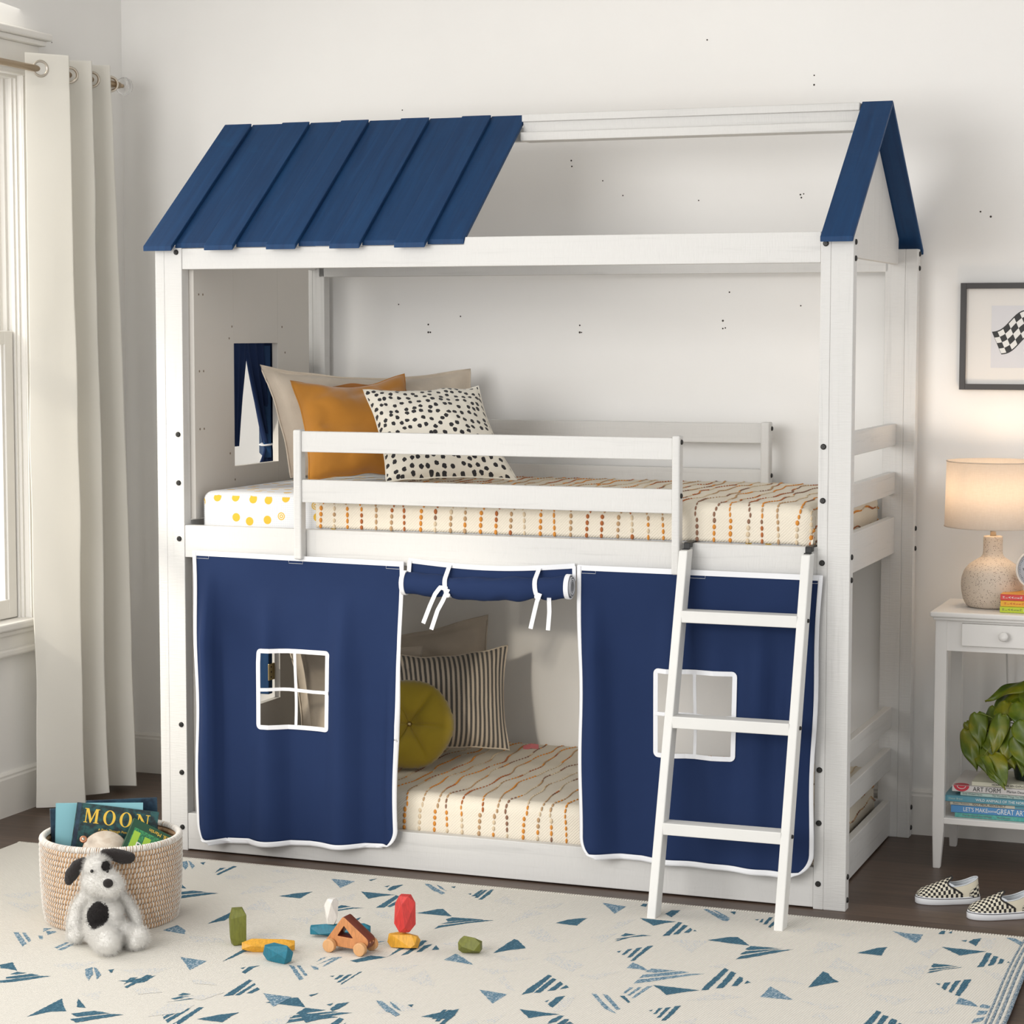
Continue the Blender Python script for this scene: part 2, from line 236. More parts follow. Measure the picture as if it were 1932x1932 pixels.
RUG_SHAPES = {
 'd': [[(0.25,-1.214),(0.266,-1.185),(0.316,-1.242),(0.286,-1.236),(0.266,-1.238)], [(0.315,-1.272),(0.32,-1.249),(0.347,-1.25),(0.331,-1.27)], [(0.32,-1.295),(0.362,-1.251),(0.387,-1.256),(0.348,-1.296),(0.326,-1.306)], [(0.323,-1.324),(0.389,-1.26),(0.416,-1.251),(0.362,-1.319),(0.333,-1.34)], [(0.533,-1.537),(0.533,-1.394),(0.554,-1.423),(0.593,-1.471),(0.562,-1.488)], [(0.581,-1.23),(0.608,-1.209),(0.642,-1.159),(0.644,-1.217),(0.633,-1.228)], [(0.768,-1.335),(0.807,-1.285),(0.839,-1.26),(0.8,-1.304)], [(0.764,-1.307),(0.777,-1.28),(0.804,-1.269),(0.776,-1.31)], [(0.766,-1.279),(0.768,-1.259),(0.79,-1.261),(0.775,-1.278)], [(0.798,-1.414),(0.808,-1.408),(0.81,-1.424)], [(0.824,-1.447),(0.814,-1.43),(0.819,-1.387),(0.828,-1.384)], [(0.83,-1.45),(0.833,-1.357),(0.842,-1.356),(0.845,-1.465)], [(0.859,-1.469),(0.854,-1.341),(0.865,-1.337),(0.875,-1.475)], [(0.536,-0.713),(0.54,-0.577),(0.556,-0.581),(0.563,-0.668)], [(0.733,-1.001),(0.731,-0.936),(0.732,-0.833),(0.749,-0.848),(0.741,-0.956)], [(0.204,-0.142),(0.214,-0.13),(0.224,-0.16)], [(0.299,-0.231),(0.286,-0.178),(0.301,-0.169)], [(0.311,-0.247),(0.31,-0.144),(0.323,-0.144),(0.32,-0.252)], [(0.256,-0.359),(0.311,-0.415),(0.288,-0.417)], [(0.303,-0.464),(0.339,-0.428),(0.381,-0.43),(0.327,-0.478)], [(0.322,-0.498),(0.384,-0.435),(0.416,-0.429),(0.394,-0.455),(0.347,-0.515)], [(0.582,-0.399),(0.613,-0.354),(0.646,-0.324),(0.643,-0.35),(0.645,-0.399),(0.616,-0.401)], [(0.803,-0.203),(0.812,-0.187),(0.815,-0.209)], [(0.825,-0.231),(0.823,-0.19),(0.844,-0.167),(0.843,-0.221),(0.836,-0.242)], [(0.768,-0.277),(0.866,-0.276),(0.834,-0.308),(0.817,-0.339)], [(0.873,-0.417),(0.871,-0.279),(0.885,-0.287),(0.893,-0.407)], [(0.895,-0.394),(0.898,-0.303),(0.911,-0.36),(0.905,-0.398)], [(0.773,-0.448),(0.779,-0.424),(0.807,-0.428),(0.782,-0.463)], [(0.785,-0.474),(0.815,-0.436),(0.847,-0.43),(0.82,-0.447),(0.792,-0.484)], [(0.843,-0.577),(0.857,-0.543),(0.86,-0.569)], [(0.867,-0.59),(0.871,-0.533),(0.877,-0.517),(0.883,-0.56),(0.879,-0.599)], [(0.735,-0.153),(0.75,-0.128),(0.744,-0.161)], [(1.016,-0.888),(1.045,-0.829),(1.087,-0.828),(1.037,-0.895)], [(1.087,-0.828),(1.083,-0.746),(1.096,-0.737)], [(1.113,-0.803),(1.11,-0.66),(1.123,-0.662),(1.124,-0.786)], [(0.817,-1.064),(0.813,-1.019),(0.832,-1),(0.827,-1.025),(0.831,-1.074)], [(0.799,-1.036),(0.807,-1.021),(0.807,-1.041)], [(1.025,-1.02),(1.034,-1.013),(1.034,-1.024)], [(1.046,-1.04),(1.043,-1.005),(1.053,-1.001),(1.053,-1.038)], [(1.062,-1.062),(1.06,-0.995),(1.068,-0.986),(1.069,-1.054)], [(1.079,-1.078),(1.075,-1.063),(1.076,-0.966),(1.081,-0.956)], [(0.867,-1.249),(0.865,-1.231),(0.861,-1.111),(0.873,-1.117),(0.884,-1.234)], [(0.887,-1.233),(0.886,-1.133),(0.894,-1.143),(0.898,-1.229)], [(0.905,-1.21),(0.907,-1.16),(0.92,-1.172),(0.917,-1.206)], [(0.978,-1.257),(0.992,-1.236),(1.012,-1.208),(1.03,-1.198),(1.077,-1.257),(1.046,-1.258)], [(1.078,-1.308),(1.079,-1.261),(1.129,-1.26),(1.087,-1.307)], [(1.079,-1.343),(1.08,-1.319),(1.147,-1.263),(1.16,-1.263),(1.088,-1.336)], [(1.078,-1.383),(1.079,-1.356),(1.164,-1.265),(1.192,-1.256),(1.109,-1.352)], [(0.974,-0.141),(0.985,-0.133),(0.989,-0.153)], [(1.046,-0.197),(1.053,-0.187),(1.056,-0.204)], [(1.064,-0.216),(1.063,-0.145),(1.07,-0.143),(1.076,-0.211)], [(1.077,-0.229),(1.073,-0.145),(1.08,-0.139),(1.086,-0.226)], [(1.094,-0.243),(1.087,-0.136),(1.093,-0.126),(1.102,-0.176),(1.103,-0.24)], [(0.993,-0.429),(1.014,-0.399),(1.029,-0.372),(1.043,-0.364),(1.092,-0.426),(1.052,-0.427)], [(1.089,-0.458),(1.096,-0.434),(1.163,-0.427),(1.102,-0.477)], [(1.092,-0.506),(1.104,-0.481),(1.163,-0.428),(1.181,-0.427),(1.12,-0.484)], [(1.095,-0.552),(1.095,-0.521),(1.179,-0.432),(1.207,-0.424),(1.153,-0.476),(1.114,-0.523)], [(1.365,-0.391),(1.383,-0.35),(1.406,-0.328),(1.426,-0.317),(1.422,-0.342),(1.424,-0.396),(1.393,-0.394)], [(1.314,-0.705),(1.314,-0.652),(1.318,-0.568),(1.331,-0.576),(1.374,-0.636),(1.341,-0.667)], [(1.497,-0.997),(1.494,-0.954),(1.501,-0.828),(1.512,-0.835),(1.514,-0.972)], [(1.518,-0.975),(1.519,-0.85),(1.531,-0.856),(1.532,-0.967)], [(1.541,-0.949),(1.545,-0.868),(1.558,-0.886),(1.557,-0.938)], [(1.564,-0.928),(1.566,-0.89),(1.58,-0.907)], [(1.563,-1.028),(1.569,-1.012),(1.57,-1.03)], [(1.577,-1.046),(1.577,-0.988),(1.592,-0.971),(1.594,-1.008),(1.595,-1.065)], [(1.53,-1.101),(1.578,-1.103),(1.627,-1.105),(1.596,-1.127),(1.571,-1.154)], [(1.622,-1.18),(1.621,-1.148),(1.629,-1.112),(1.639,-1.11),(1.637,-1.157)], [(1.643,-1.172),(1.647,-1.133),(1.657,-1.129),(1.66,-1.178)], [(1.659,-1.166),(1.664,-1.146),(1.677,-1.157)], [(1.345,-1.229),(1.369,-1.192),(1.402,-1.149),(1.401,-1.224)], [(1.136,-0.764),(1.131,-0.703),(1.146,-0.684),(1.146,-0.756)], [(1.112,-0.741),(1.109,-0.667),(1.117,-0.657),(1.126,-0.699),(1.124,-0.743)], [(1.164,-0.734),(1.158,-0.69),(1.18,-0.722)], [(1.516,-0.152),(1.517,-0.127),(1.528,-0.126),(1.534,-0.157)], [(1.552,-0.269),(1.65,-0.27),(1.627,-0.292),(1.606,-0.327)], [(1.601,-0.205),(1.607,-0.165),(1.629,-0.159),(1.625,-0.233)], [(1.753,-0.126),(1.767,-0.118),(1.772,-0.15)], [(1.832,-0.177),(1.843,-0.17),(1.841,-0.185)], [(1.85,-0.2),(1.849,-0.166),(1.853,-0.165),(1.858,-0.197)], [(1.864,-0.216),(1.862,-0.144),(1.871,-0.14),(1.872,-0.212)], [(1.882,-0.236),(1.882,-0.175),(1.891,-0.205),(1.889,-0.24)], [(1.655,-0.411),(1.656,-0.271),(1.667,-0.273),(1.67,-0.402)], [(1.676,-0.389),(1.676,-0.291),(1.688,-0.296),(1.688,-0.382)], [(1.697,-0.363),(1.7,-0.314),(1.709,-0.328),(1.709,-0.359)], [(1.714,-0.34),(1.715,-0.326),(1.724,-0.34)], [(1.557,-0.448),(1.561,-0.42),(1.589,-0.422),(1.567,-0.449)], [(1.552,-0.483),(1.603,-0.42),(1.628,-0.418),(1.59,-0.446),(1.559,-0.481)], [(1.558,-0.497),(1.569,-0.467),(1.58,-0.46),(1.564,-0.494)], [(1.771,-0.407),(1.816,-0.36),(1.835,-0.355),(1.856,-0.383),(1.88,-0.419),(1.834,-0.417)], [(1.879,-0.454),(1.884,-0.421),(1.952,-0.417),(1.889,-0.459)], [(1.878,-0.501),(1.884,-0.471),(1.965,-0.416),(1.933,-0.449),(1.883,-0.501)], [(1.88,-0.546),(1.884,-0.517),(1.947,-0.44),(1.99,-0.413),(1.94,-0.479),(1.903,-0.528)], [(1.591,-0.585),(1.599,-0.573),(1.599,-0.592)], [(1.611,-0.608),(1.61,-0.559),(1.619,-0.549),(1.618,-0.605)], [(1.63,-0.625),(1.628,-0.54),(1.638,-0.529),(1.638,-0.622)], [(1.647,-0.651),(1.646,-0.619),(1.647,-0.514),(1.659,-0.504),(1.658,-0.534),(1.654,-0.646)], [(1.754,-0.819),(1.867,-0.821),(1.832,-0.853),(1.806,-0.883),(1.779,-0.846)], [(1.87,-0.82),(1.869,-0.773),(1.874,-0.628),(1.887,-0.639),(1.884,-0.81)], [(1.897,-0.794),(1.898,-0.751),(1.896,-0.649),(1.91,-0.658),(1.913,-0.712),(1.912,-0.785)], [(1.926,-0.763),(1.925,-0.684),(1.936,-0.691),(1.941,-0.723),(1.939,-0.758)], [(1.95,-0.734),(1.95,-0.709),(1.962,-0.721)], [(1.708,-0.927),(1.719,-0.923),(1.745,-0.962),(1.742,-0.971)], [(1.802,-1.008),(1.808,-0.998),(1.809,-1.012)], [(1.819,-1.029),(1.818,-0.984),(1.825,-0.979),(1.825,-1.025)], [(1.834,-1.052),(1.832,-0.976),(1.841,-0.967),(1.841,-1.047)], [(1.849,-1.068),(1.849,-1.036),(1.848,-0.956),(1.859,-0.948),(1.86,-1.001),(1.858,-1.063)], [(2.095,-0.712),(2.096,-0.659),(2.098,-0.572),(2.114,-0.584),(2.13,-0.618),(2.152,-0.643),(2.124,-0.674)], [(2.142,-0.389),(2.181,-0.326),(2.201,-0.312),(2.2,-0.35),(2.202,-0.391)], [(2.297,-0.148),(2.3,-0.117),(2.31,-0.113),(2.311,-0.146)], [(2.319,-0.128),(2.327,-0.105),(2.328,-0.133)], [(2.361,-0.188),(2.374,-0.178),(2.374,-0.197)], [(2.381,-0.197),(2.387,-0.166),(2.405,-0.15),(2.404,-0.194),(2.404,-0.226)], [(2.326,-0.263),(2.435,-0.265),(2.406,-0.294),(2.379,-0.323)], [(2.434,-0.408),(2.436,-0.359),(2.436,-0.275),(2.449,-0.276),(2.45,-0.338),(2.448,-0.399)], [(2.457,-0.388),(2.456,-0.341),(2.457,-0.297),(2.469,-0.301),(2.468,-0.374)], [(2.475,-0.364),(2.476,-0.315),(2.487,-0.323),(2.485,-0.356)], [(2.494,-0.342),(2.497,-0.331),(2.502,-0.345)], [(2.331,-0.441),(2.331,-0.415),(2.38,-0.414),(2.337,-0.448)], [(2.33,-0.475),(2.334,-0.459),(2.394,-0.412),(2.372,-0.436),(2.336,-0.471)], [(2.33,-0.499),(2.335,-0.482),(2.381,-0.435),(2.405,-0.419),(2.362,-0.459),(2.339,-0.493)], [(2.364,-0.573),(2.376,-0.573),(2.375,-0.587)], [(2.383,-0.606),(2.383,-0.561),(2.395,-0.554),(2.394,-0.621)], [(2.403,-0.628),(2.403,-0.54),(2.415,-0.531),(2.411,-0.636)], [(2.421,-0.65),(2.422,-0.521),(2.437,-0.513),(2.437,-0.58),(2.432,-0.657)], [(2.27,-0.935),(2.277,-0.827),(2.289,-0.836),(2.287,-0.941)], [(2.295,-0.938),(2.297,-0.855),(2.31,-0.86),(2.308,-0.933)], [(2.319,-0.916),(2.319,-0.872),(2.333,-0.883),(2.335,-0.923)], [(2.339,-0.909),(2.342,-0.899),(2.35,-0.907)]],
 'm': [[(0.119,-0.958),(0.131,-0.953),(0.207,-1.034),(0.212,-1.06),(0.149,-0.992)], [(0.141,-0.953),(0.15,-0.95),(0.201,-1.005),(0.205,-1.022)], [(0.193,-0.962),(0.205,-0.958),(0.223,-0.987),(0.214,-0.987)], [(0.169,-0.898),(0.189,-0.89),(0.187,-0.928)], [(0.188,-0.918),(0.211,-0.91),(0.219,-0.916),(0.213,-0.948)], [(0.289,-1.039),(0.292,-0.989),(0.301,-0.989),(0.302,-1.046)], [(0.308,-1.056),(0.312,-0.984),(0.321,-0.989),(0.321,-1.054)], [(0.619,-1.003),(0.696,-1.012),(0.695,-1.093)], [(0.461,-0.808),(0.471,-0.751),(0.514,-0.788),(0.531,-0.821)], [(0.15,-0.154),(0.157,-0.135),(0.188,-0.182),(0.207,-0.233),(0.171,-0.189)], [(0.16,-0.133),(0.171,-0.138),(0.209,-0.182),(0.219,-0.217)], [(0.631,-0.177),(0.705,-0.18),(0.699,-0.261)], [(0.9,-0.145),(0.917,-0.147),(0.961,-0.207),(0.95,-0.204)], [(0.995,-0.717),(1.029,-0.697),(1.007,-0.737)], [(1.016,-0.756),(1.035,-0.71),(1.019,-0.748)], [(0.945,-0.927),(0.941,-0.893),(0.951,-0.877)], [(0.956,-0.947),(0.965,-0.877),(0.977,-0.873),(0.962,-0.923)], [(0.975,-0.957),(0.973,-0.916),(0.975,-0.868),(0.985,-0.864),(0.979,-0.95)], [(0.944,-0.957),(0.969,-0.966),(0.979,-0.983),(0.967,-0.984)], [(0.894,-0.97),(0.911,-0.976),(0.977,-1.061),(0.974,-1.077)], [(0.914,-0.969),(0.922,-0.966),(0.974,-1.033),(0.97,-1.04)], [(0.895,-0.137),(0.908,-0.135),(0.986,-0.212),(0.983,-0.229),(0.937,-0.186)], [(0.926,-0.131),(0.949,-0.15),(0.982,-0.191),(0.954,-0.171)], [(1.413,-0.157),(1.484,-0.171),(1.481,-0.215),(1.478,-0.251)], [(1.224,-0.8),(1.231,-0.74),(1.269,-0.774),(1.305,-0.814)], [(1.392,-0.996),(1.464,-1.006),(1.459,-1.083)], [(1.642,-0.931),(1.654,-0.932),(1.693,-0.992),(1.742,-1.056),(1.705,-1.029),(1.67,-0.974)], [(1.667,-0.927),(1.682,-0.932),(1.74,-1.021),(1.733,-1.029)], [(1.68,-0.125),(1.691,-0.121),(1.772,-0.196),(1.771,-0.217),(1.756,-0.216)], [(1.706,-0.123),(1.721,-0.131),(1.77,-0.187),(1.762,-0.193)], [(1.655,-0.711),(1.656,-0.66),(1.689,-0.687),(1.71,-0.714),(1.679,-0.708)], [(1.706,-0.723),(1.712,-0.693),(1.772,-0.69),(1.73,-0.724)], [(1.708,-0.78),(1.709,-0.749),(1.784,-0.689),(1.805,-0.693),(1.765,-0.734),(1.717,-0.769)], [(1.709,-0.825),(1.711,-0.79),(1.808,-0.705),(1.843,-0.69),(1.797,-0.733),(1.744,-0.793)], [(1.709,-0.906),(1.709,-0.856),(1.718,-0.853),(1.715,-0.903)], [(1.723,-0.916),(1.728,-0.847),(1.736,-0.846),(1.73,-0.916)], [(1.739,-0.934),(1.739,-0.91),(1.745,-0.834),(1.755,-0.825),(1.745,-0.93)], [(2.009,-0.821),(2.011,-0.786),(2.011,-0.733),(2.043,-0.768),(2.084,-0.817),(2.041,-0.82)], [(2.184,-0.161),(2.225,-0.17),(2.263,-0.167),(2.264,-0.213),(2.26,-0.251)], [(2.462,-0.121),(2.482,-0.119),(2.51,-0.154),(2.515,-0.192),(2.49,-0.161)], [(2.433,-0.717),(2.433,-0.665),(2.461,-0.683),(2.486,-0.72)], [(2.487,-0.715),(2.49,-0.698),(2.531,-0.708),(2.526,-0.728),(2.489,-0.724)], [(2.489,-0.779),(2.49,-0.748),(2.532,-0.735),(2.528,-0.755),(2.492,-0.782)], [(2.487,-0.843),(2.49,-0.809),(2.531,-0.766),(2.53,-0.791),(2.491,-0.844)]],
 'g': [[(-0.079,-0.706),(0.035,-0.707),(0.04,-0.776)], [(-0.125,-0.65),(-0.042,-0.573),(-0.041,-0.677)], [(0.362,-1.172),(0.457,-1.1),(0.439,-1.19)], [(0.539,-1.152),(0.645,-1.088),(0.625,-1.177)], [(0.552,-1.349),(0.586,-1.315),(0.618,-1.378)], [(0.473,-0.422),(0.467,-0.318),(0.527,-0.31),(0.527,-0.372)], [(0.556,-0.552),(0.552,-0.437),(0.652,-0.558),(0.601,-0.549)], [(0.705,-0.495),(0.768,-0.457),(0.753,-0.548)], [(0.545,-0.829),(0.637,-0.82),(0.657,-0.851),(0.586,-0.878)], [(0.694,-0.746),(0.744,-0.727),(0.782,-0.765),(0.746,-0.804)], [(0.47,-0.269),(0.525,-0.225),(0.546,-0.201),(0.525,-0.272)], [(0.333,-0.25),(0.378,-0.225),(0.412,-0.252),(0.368,-0.285)], [(0.727,-0.371),(0.763,-0.297),(0.782,-0.365),(0.755,-0.39)], [(0.426,-0.141),(0.464,-0.135),(0.505,-0.16),(0.447,-0.166)], [(1.086,-1.098),(1.145,-1.036),(1.196,-1.105)], [(1.106,-0.925),(1.184,-0.86),(1.166,-0.938)], [(1.242,-1.246),(1.239,-1.143),(1.316,-1.187)], [(0.701,-0.595),(0.759,-0.559),(0.774,-0.622)], [(0.876,-0.445),(0.917,-0.443),(0.968,-0.508),(0.919,-0.499)], [(1.204,-0.98),(1.214,-0.908),(1.285,-1.006)], [(1.255,-0.44),(1.257,-0.286),(1.306,-0.31),(1.286,-0.346)], [(1.33,-0.505),(1.332,-0.424),(1.438,-0.561),(1.382,-0.563)], [(1.447,-0.713),(1.455,-0.661),(1.554,-0.72),(1.544,-0.789)], [(1.437,-0.668),(1.516,-0.569),(1.492,-0.629)], [(1.322,-0.832),(1.42,-0.824),(1.379,-0.874)], [(1.401,-0.906),(1.404,-0.87),(1.474,-0.978),(1.447,-0.966)], [(1.321,-0.724),(1.419,-0.711),(1.377,-0.763)], [(1.561,-0.811),(1.65,-0.742),(1.618,-0.823)], [(1.136,-0.245),(1.15,-0.18),(1.21,-0.261),(1.179,-0.258)], [(1.258,-0.271),(1.319,-0.19),(1.313,-0.258)], [(1.509,-0.411),(1.513,-0.315),(1.547,-0.274),(1.532,-0.375)], [(1.488,-0.484),(1.541,-0.425),(1.531,-0.52)], [(1.219,-0.975),(1.209,-0.886),(1.277,-0.986),(1.26,-1.015)], [(1.482,-1.206),(1.514,-1.143),(1.513,-1.222)], [(1.607,-1.097),(1.596,-0.997),(1.615,-0.957),(1.628,-1.069)], [(1.161,-0.673),(1.213,-0.627),(1.3,-0.67),(1.24,-0.693)], [(1.683,-0.436),(1.708,-0.427),(1.773,-0.415),(1.765,-0.531)], [(1.833,-0.632),(1.876,-0.574),(1.874,-0.628)], [(1.86,-0.907),(1.906,-0.825),(1.974,-0.837),(1.905,-0.89)], [(1.975,-0.968),(1.985,-0.902),(2.05,-0.99)], [(1.977,-0.688),(2.006,-0.642),(2.087,-0.691)], [(2.098,-0.817),(2.2,-0.826),(2.172,-0.863)], [(2.039,-0.439),(2.031,-0.317),(2.097,-0.33),(2.08,-0.387)], [(1.935,-0.249),(1.992,-0.201),(1.972,-0.262)], [(1.887,-1.062),(1.917,-1.02),(1.924,-1.066)], [(2.101,-0.539),(2.105,-0.441),(2.215,-0.569)], [(2.216,-0.669),(2.243,-0.573),(2.316,-0.576)], [(2.218,-0.707),(2.333,-0.712),(2.308,-0.778)], [(2.263,-0.499),(2.288,-0.436),(2.322,-0.434),(2.324,-0.558)], [(2.275,-0.333),(2.327,-0.268),(2.314,-0.373)], [(2.357,-0.815),(2.43,-0.723),(2.427,-0.798)], [(2.443,-0.42),(2.49,-0.444),(2.535,-0.508),(2.492,-0.494)], [(2.407,-0.147),(2.44,-0.134),(2.443,-0.236),(2.417,-0.234)], [(2.054,-0.246),(2.105,-0.203),(2.092,-0.255)], [(2.151,-0.921),(2.163,-0.88),(2.208,-0.953)]],
}

# ------------------------------------------------------------------ mesh helpers
class MB:
    def __init__(s, uv=False):
        s.bm = bmesh.new(); s.uv = s.bm.loops.layers.uv.new('UVMap')
    def _merge(s, b2, mi=0):
        me = bpy.data.meshes.new('tmp')
        for f in b2.faces: f.material_index = mi
        b2.to_mesh(me); b2.free(); s.bm.from_mesh(me); bpy.data.meshes.remove(me)
    def box(s, x0, x1, y0, y1, z0, z1, bev=0.002, mi=0, rot=None, pivot=None, seg=2):
        b = bmesh.new(); bmesh.ops.create_cube(b, size=1)
        bmesh.ops.scale(b, vec=(x1 - x0, y1 - y0, z1 - z0), verts=b.verts)
        if bev: bmesh.ops.bevel(b, geom=list(b.edges), offset=bev, segments=seg, affect='EDGES', profile=0.5, clamp_overlap=True)
        c = Vector(((x0 + x1) / 2, (y0 + y1) / 2, (z0 + z1) / 2))
        if rot is not None:
            M = rot if isinstance(rot, Matrix) else Euler(rot).to_matrix()
            bmesh.ops.rotate(b, cent=(0, 0, 0), matrix=M.to_3x3(), verts=b.verts)
        bmesh.ops.translate(b, vec=c, verts=b.verts); s._merge(b, mi); return s
    def poly_extrude(s, pts, d, mi=0, bev=0.0015):
        """closed planar 3d polygon extruded by vector d"""
        b = bmesh.new(); vs = [b.verts.new(p) for p in pts]; ve = [b.verts.new(Vector(p) + Vector(d)) for p in pts]
        b.faces.new(vs); b.faces.new(ve[::-1]); n = len(vs)
        for i in range(n): b.faces.new((vs[i], ve[i], ve[(i + 1) % n], vs[(i + 1) % n]))
        bmesh.ops.recalc_face_normals(b, faces=b.faces)
        if bev: bmesh.ops.bevel(b, geom=list(b.edges), offset=bev, segments=2, affect='EDGES', profile=0.5, clamp_overlap=True)
        s._merge(b, mi); return s
    def cyl(s, p0, p1, r0, r1=None, seg=24, mi=0, caps=True):
        p0, p1 = Vector(p0), Vector(p1); r1 = r0 if r1 is None else r1
        q = (p1 - p0).to_track_quat('Z', 'Y'); L = (p1 - p0).length
        a = [s.bm.verts.new(p0 + q @ Vector((r0 * math.cos(2 * PI * i / seg), r0 * math.sin(2 * PI * i / seg), 0))) for i in range(seg)]
        c = [s.bm.verts.new(p0 + q @ Vector((r1 * math.cos(2 * PI * i / seg), r1 * math.sin(2 * PI * i / seg), L))) for i in range(seg)]
        for i in range(seg):
            f = s.bm.faces.new((a[i], a[(i + 1) % seg], c[(i + 1) % seg], c[i])); f.material_index = mi; f.smooth = True
        if caps:
            f = s.bm.faces.new(a[::-1]); f.material_index = mi; f = s.bm.faces.new(c); f.material_index = mi
        return s
    def lathe(s, prof, center=(0, 0, 0), seg=48, mi=0, mat=None):
        """prof: list of (r, z)"""
        c = Vector(center); rows = []
        for r, z in prof:
            row = []
            for i in range(seg):
                p = Vector((r * math.cos(2 * PI * i / seg), r * math.sin(2 * PI * i / seg), z))
                if mat is not None: p = mat @ p
                row.append(s.bm.verts.new(c + p))
            rows.append(row)
        for a, b in zip(rows, rows[1:]):
            for i in range(seg):
                f = s.bm.faces.new((a[i], a[(i + 1) % seg], b[(i + 1) % seg], b[i])); f.material_index = mi; f.smooth = True
        for row, rv in ((rows[0], True), (rows[-1], False)):
            f = s.bm.faces.new(row[::-1] if rv else row); f.material_index = mi
        return s
    def grid(s, fn, nu, nv, mi=0, uvfn=None, skip=None, wrap=False, us=None, vs=None):
        us = us or [i / nu for i in range(nu + 1)]; vs = vs or [j / nv for j in range(nv + 1)]
        V = [[s.bm.verts.new(fn(u, v)) for v in vs] for u in us]
        nI = len(us) - 1; nJ = len(vs) - 1
        for i in range(nI):
            for j in range(nJ):
                if skip and skip((us[i] + us[i + 1]) / 2, (vs[j] + vs[j + 1]) / 2): continue
                f = s.bm.faces.new((V[i][j], V[i + 1][j], V[i + 1][j + 1], V[i][j + 1])); f.smooth = True; f.material_index = mi
                for l, (a, b) in zip(f.loops, ((us[i], vs[j]), (us[i + 1], vs[j]), (us[i + 1], vs[j + 1]), (us[i], vs[j + 1]))):
                    l[s.uv].uv = uvfn(a, b) if uvfn else (a, b)
        return V
    def tube(s, pts, r, seg=8, mi=0, closed=False, flat=1.0, up=None):
        pts = [Vector(p) for p in pts]; n = len(pts); rings = []
        for i, p in enumerate(pts):
            if closed: d = pts[(i + 1) % n] - pts[i - 1]
            else: d = pts[min(i + 1, n - 1)] - pts[max(i - 1, 0)]
            d = d.normalized() if d.length > 1e-9 else Vector((0, 0, 1))
            ref = Vector(up) if up is not None else (Vector((0, 0, 1)) if abs(d.z) < 0.9 else Vector((0, 1, 0)))
            x = d.cross(ref).normalized(); y = x.cross(d).normalized()
            rr = r[i] if isinstance(r, (list, tuple)) else r
            rings.append([s.bm.verts.new(p + x * (rr * math.cos(2 * PI * k / seg)) + y * (rr * flat * math.sin(2 * PI * k / seg))) for k in range(seg)])
        m = n if closed else n - 1
        for i in range(m):
            a, b = rings[i], rings[(i + 1) % n]
            for k in range(seg):
                f = s.bm.faces.new((a[k], a[(k + 1) % seg], b[(k + 1) % seg], b[k])); f.smooth = True; f.material_index = mi
        if not closed:
            for rg, rv in ((rings[0], True), (rings[-1], False)):
                f = s.bm.faces.new(rg[::-1] if rv else rg); f.material_index = mi
        return s
    def ribbon(s, pts, width, normal, thick=0.0012, mi=0):
        """flat tape along pts; width measured across, faces point to normal(s)"""
        pts = [Vector(p) for p in pts]; n = len(pts); L = []
        for i, p in enumerate(pts):
            d = (pts[min(i + 1, n - 1)] - pts[max(i - 1, 0)]).normalized()
            nn = Vector(normal[i] if isinstance(normal, list) else normal); nn = (nn - d * nn.dot(d)).normalized(); x = d.cross(nn).normalized()
            w_ = (width[i] if isinstance(width, list) else width) / 2
            L.append([s.bm.verts.new(p + x * a * w_ + nn * b * thick / 2) for a, b in ((-1, -1), (1, -1), (1, 1), (-1, 1))])
        for a, b in zip(L, L[1:]):
            for k in range(4):
                f = s.bm.faces.new((a[k], a[(k + 1) % 4], b[(k + 1) % 4], b[k])); f.smooth = False; f.material_index = mi
        s.bm.faces.new(L[0][::-1]).material_index = mi; s.bm.faces.new(L[-1]).material_index = mi
        return s
    def ellipsoid(s, c, r, seg=16, rings=10, mi=0, rot=None):
        b = bmesh.new(); bmesh.ops.create_uvsphere(b, u_segments=seg, v_segments=rings, radius=1)
        bmesh.ops.scale(b, vec=r, verts=b.verts)
        if rot is not None: bmesh.ops.rotate(b, cent=(0, 0, 0), matrix=Euler(rot).to_matrix() if not isinstance(rot, Matrix) else rot, verts=b.verts)
        bmesh.ops.translate(b, vec=c, verts=b.verts)
        for f in b.faces: f.smooth = True
        s._merge(b, mi); return s
    def build(s, name, mats, parent=None, origin=None, recalc=True, local=False):
        bm = s.bm
        if recalc: bmesh.ops.recalc_face_normals(bm, faces=bm.faces)
        if parent is not None and not local:
            M = wmat(parent).inverted(); bmesh.ops.transform(bm, matrix=M, verts=bm.verts)
        elif parent is None and not local:
            if origin is None:
                xs = [v.co for v in bm.verts]
                mnx, mxx = min(v.x for v in xs), max(v.x for v in xs); mny, mxy = min(v.y for v in xs), max(v.y for v in xs); mz = min(v.z for v in xs)
                origin = Vector(((mnx + mxx) / 2, (mny + mxy) / 2, mz))
            bmesh.ops.translate(bm, vec=-Vector(origin), verts=bm.verts)
        me = bpy.data.meshes.new(name); bm.to_mesh(me); bm.free()
        for m in (mats if isinstance(mats, (list, tuple)) else [mats]): me.materials.append(m)
        o = bpy.data.objects.new(name, me); COL.objects.link(o)
        if parent is not None: o.parent = parent
        elif not local: o.location = origin
        return o
def wmat(o):
    M = o.matrix_basis.copy(); p = o.parent
    while p is not None: M = p.matrix_basis @ M; p = p.parent
    return M
def thing(name, label, cat, loc=(0, 0, 0), rz=0, group=None):
    o = bpy.data.objects.new(name, None); COL.objects.link(o); o.location = loc; o.rotation_euler = (0, 0, rz); o.empty_display_size = 0.05
    return tag(o, label, cat, group)
def tag(o, label, cat, group=None, kind=None):
    o['label'] = label; o['category'] = cat
    if group: o['group'] = group
    if kind: o['kind'] = kind
    return o
def struct(o): o['kind'] = 'structure'; return o
def smooth_mod(o, lv=1):
    m = o.modifiers.new('sub', 'SUBSURF'); m.levels = lv; m.render_levels = lv; return o
